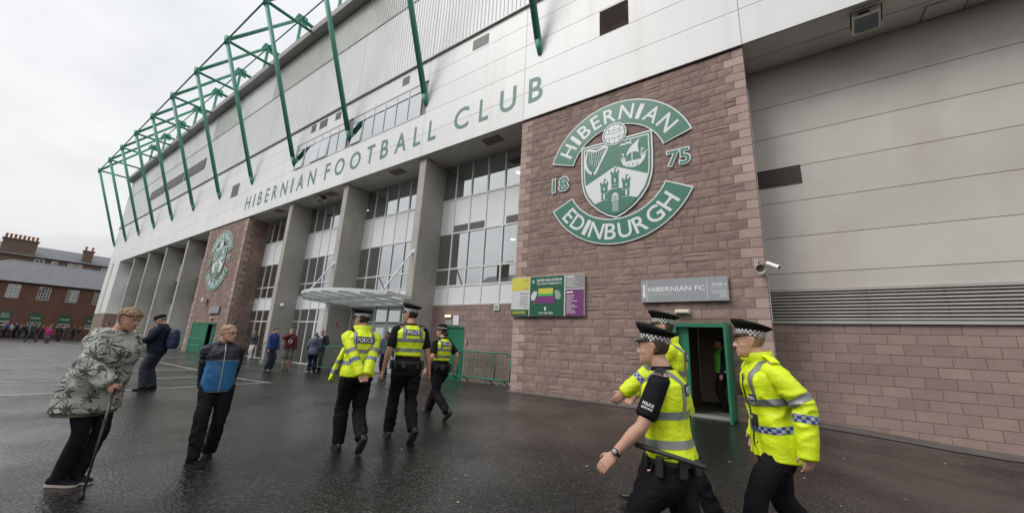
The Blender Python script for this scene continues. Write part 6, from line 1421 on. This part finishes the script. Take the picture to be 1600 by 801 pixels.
f = Fig('person in slate blue hooded jacket with back to the viewer beside the suited man', -16.10, -1.18, (-.75, .66), 1.64, .014, g, fem=True, bulk=1.08, lw=(-.22, .12, .95), rw=(.22, .12, .95), seed=23); civilian(f, SK1, HG, 'short', NAVYC, SLB, 'hooded_jacket', TRN, hood=True, hem=.80)
f = Fig('bald man in black suit and dark tie with hands raised in talk', -16.75, -.55, (.75, -.66), 1.80, .014, g, bulk=1.05, rw=(.08, .26, 1.18), lw=(-.10, .25, 1.14), rh=(1, -.4, -.6), lh=(-1, -.4, -.6), head=(20, 2, 0), seed=24); civilian(f, SK2, HG, 'bald', SUIT, SUIT, 'suit_jacket', SHOE, hem=.84, loose=.03, collar=False)
f.hband(1.16, 1.50, WTR, keep=lambda p, n: p[1] > .02 and abs(p[0]) < .07 * (p[2] / f.k - 1.14) / .34, name='shirt_front', off=.004)
m = MB(); chain(m, [f.sp((0, .16, 1.46)), f.sp((0, .17, 1.30)), f.sp((0, .17, 1.18))], [(.02, .006), (.022, .006), (.012, .005)], 8, 2, ref=(1, 0, 0)); f.mb_out('tie', m, SUIT)
f = Fig('person in dark top and white trousers by the far glazing', -26.6, .75, (.3, -.95), 1.66, .016, g, fem=True, seed=25, rw=(.26, .15, .95)); civilian(f, SK1, HF, 'bob', WTR, GTOP, 'dark_top', WTR)
f = Fig('man with green badge on dark jacket by the entrance doors', -13.25, .25, (.35, -.94), 1.76, .014, g, seed=26); civilian(f, SK3, HD, 'short', NAVYC, SLB, 'dark_jacket', TRN); f.hband(1.24, 1.32, HIV2, keep=lambda p, n: p[1] > 0 and -.14 < p[0] < -.05, name='green_badge')
f = Fig('steward in green hi-vis tabard standing inside the open doorway', -1.30, 1.25, (-.9, -.4), 1.76, .011, 'stewards', z=.14, seed=27, lw=(-.27, .10, .9)); civilian(f, SK1, HD, 'short', BLKT, NAVYC, 'dark_jacket', SHOE); f.top(HIV2, .05, .92, 0, 'green_tabard', .01, vest=True, vox=.012)
# ---- queue at the ticket office and people crossing
rq = random.Random(5)
cols = dict(red=(.32, .03, .035), black=(.014, .014, .016), navy=(.015, .02, .06), grey=(.10, .10, .105), blue=(.02, .05, .24), purple=(.13, .02, .14), white=(.5, .5, .52), olive=(.05, .055, .045), brown=(.09, .06, .04), pink=(.42, .03, .20), teal=(.02, .09, .09), yellow=(.6, .55, .03))
CM = {k: M(k + '_far_fabric', v, .8, .1) for k, v in cols.items()}
Q = [(-7.75, 'red', 'black', 'red top first in the ticket queue at the picture edge'), (-7.25, 'brown', 'grey', 'brown jacket'), (-6.75, 'black', 'navy', 'black jacket and navy jeans'), (-6.35, 'grey', 'black', 'grey top'), (-5.75, 'white', 'brown', 'white shirt and bare-coloured shorts'), (-5.35, 'navy', 'black', 'navy coat'), (-4.85, 'black', 'grey', 'black coat and grey trousers'), (-4.45, 'blue', 'navy', 'bright blue jacket'), (-4.05, 'teal', 'black', 'teal jacket'), (-3.65, 'purple', 'black', 'purple jacket'), (-3.2, 'grey', 'navy', 'grey jacket and navy jeans'), (-2.7, 'olive', 'black', 'olive coat'), (-1.9, 'black', 'black', 'all black clothes'), (-1.3, 'olive', 'grey', 'olive jacket and grey trousers'), (-.6, 'navy', 'black', 'navy top near the white pylon')]
Q += [(-7.95, 'navy', 'black', 'navy coat at the very edge'), (-7.0, 'purple', 'navy', 'purple top behind a brown jacket'), (-6.1, 'blue', 'black', 'blue and white top'), (-5.05, 'grey', 'navy', 'pale grey hoodie'), (-4.2, 'yellow', 'black', 'yellow bib'), (-2.95, 'red', 'grey', 'dark red jacket and grey trousers'), (-.1, 'black', 'grey', 'black top and grey trousers by the pylon')]
for i, (y, t, b, d) in enumerate(Q):
    x = -77.2 + rq.uniform(-.8, .8); a = rq.uniform(-.6, .6); f = Fig('distant person in %s queueing at the ticket office' % d if 'queue' not in d else 'distant person in %s' % d, x, y, (math.sin(a) * .4 - .3, 1 if rq.random() > .4 else -1), rq.uniform(1.62, 1.82), .03, 'queue at the ticket office', seed=30 + i, bulk=rq.uniform(.98, 1.15), lw=(-.22, rq.uniform(0, .25), rq.uniform(.9, 1.1)), rw=(.22, rq.uniform(0, .25), rq.uniform(.9, 1.1)))
    f.body(SK1, .022); f.hair(rq.choice((HB, HD, HG, HF)), 'short', .018, .0, .02); f.trousers(CM[b], .025, vox=.025, amp=0); f.shoes(BLK, SOLE, vox=.02); f.top(CM[t], .035, .86, 1.0, 'jacket', 0, vox=.025)
def far(label, x, y, face, H, t, b, hm, grp, **kw):
    f = Fig(label, x, y, face, H, .025, grp, **kw); f.body(SK1, .02); f.hair(hm, 'short', .016, 0, .018); f.trousers(CM[b] if b in CM else b, .025, vox=.022, amp=0); f.shoes(BLK, SOLE, vox=.018); f.top(CM[t] if t in CM else t, .036, .85, 1.0, 'jacket', 0, vox=.022); return f
far('distant person in dark olive clothes striding across the tarmac towards the ticket office', -57.0, -5.55, (-.7, -.7), 1.78, 'olive', 'olive', HD, 'people crossing the car park', la=(-.09, .35, .1), ra=(.09, -.35, .12), lean=(12, 0), seed=51)
far('distant child in bright pink jacket walking on the tarmac', -55.0, -4.75, (.9, -.3), 1.45, 'pink', 'grey', HB, 'people crossing the car park', seed=52)
far('distant person in black beside the white end pylon', -66.0, -2.9, (-.2, -1), 1.75, 'black', 'black', HD, 'people crossing the car park', seed=53, lean=(14, 0))
f = far('distant steward in black with yellow vest beyond the woman with the stick', -36.5, -4.1, (.3, -1), 1.74, 'black', 'black', HD, 'stewards', seed=54); f.hband(1.1, 1.42, HIVIS, name='yellow_vest', off=.02)
far('distant man in dark coat left of the distant green doors', -39.2, -1.2, (.5, -.8), 1.76, 'black', 'navy', HD, 'people crossing the car park', seed=55)

bpy.data.scenes.remove(TMP)
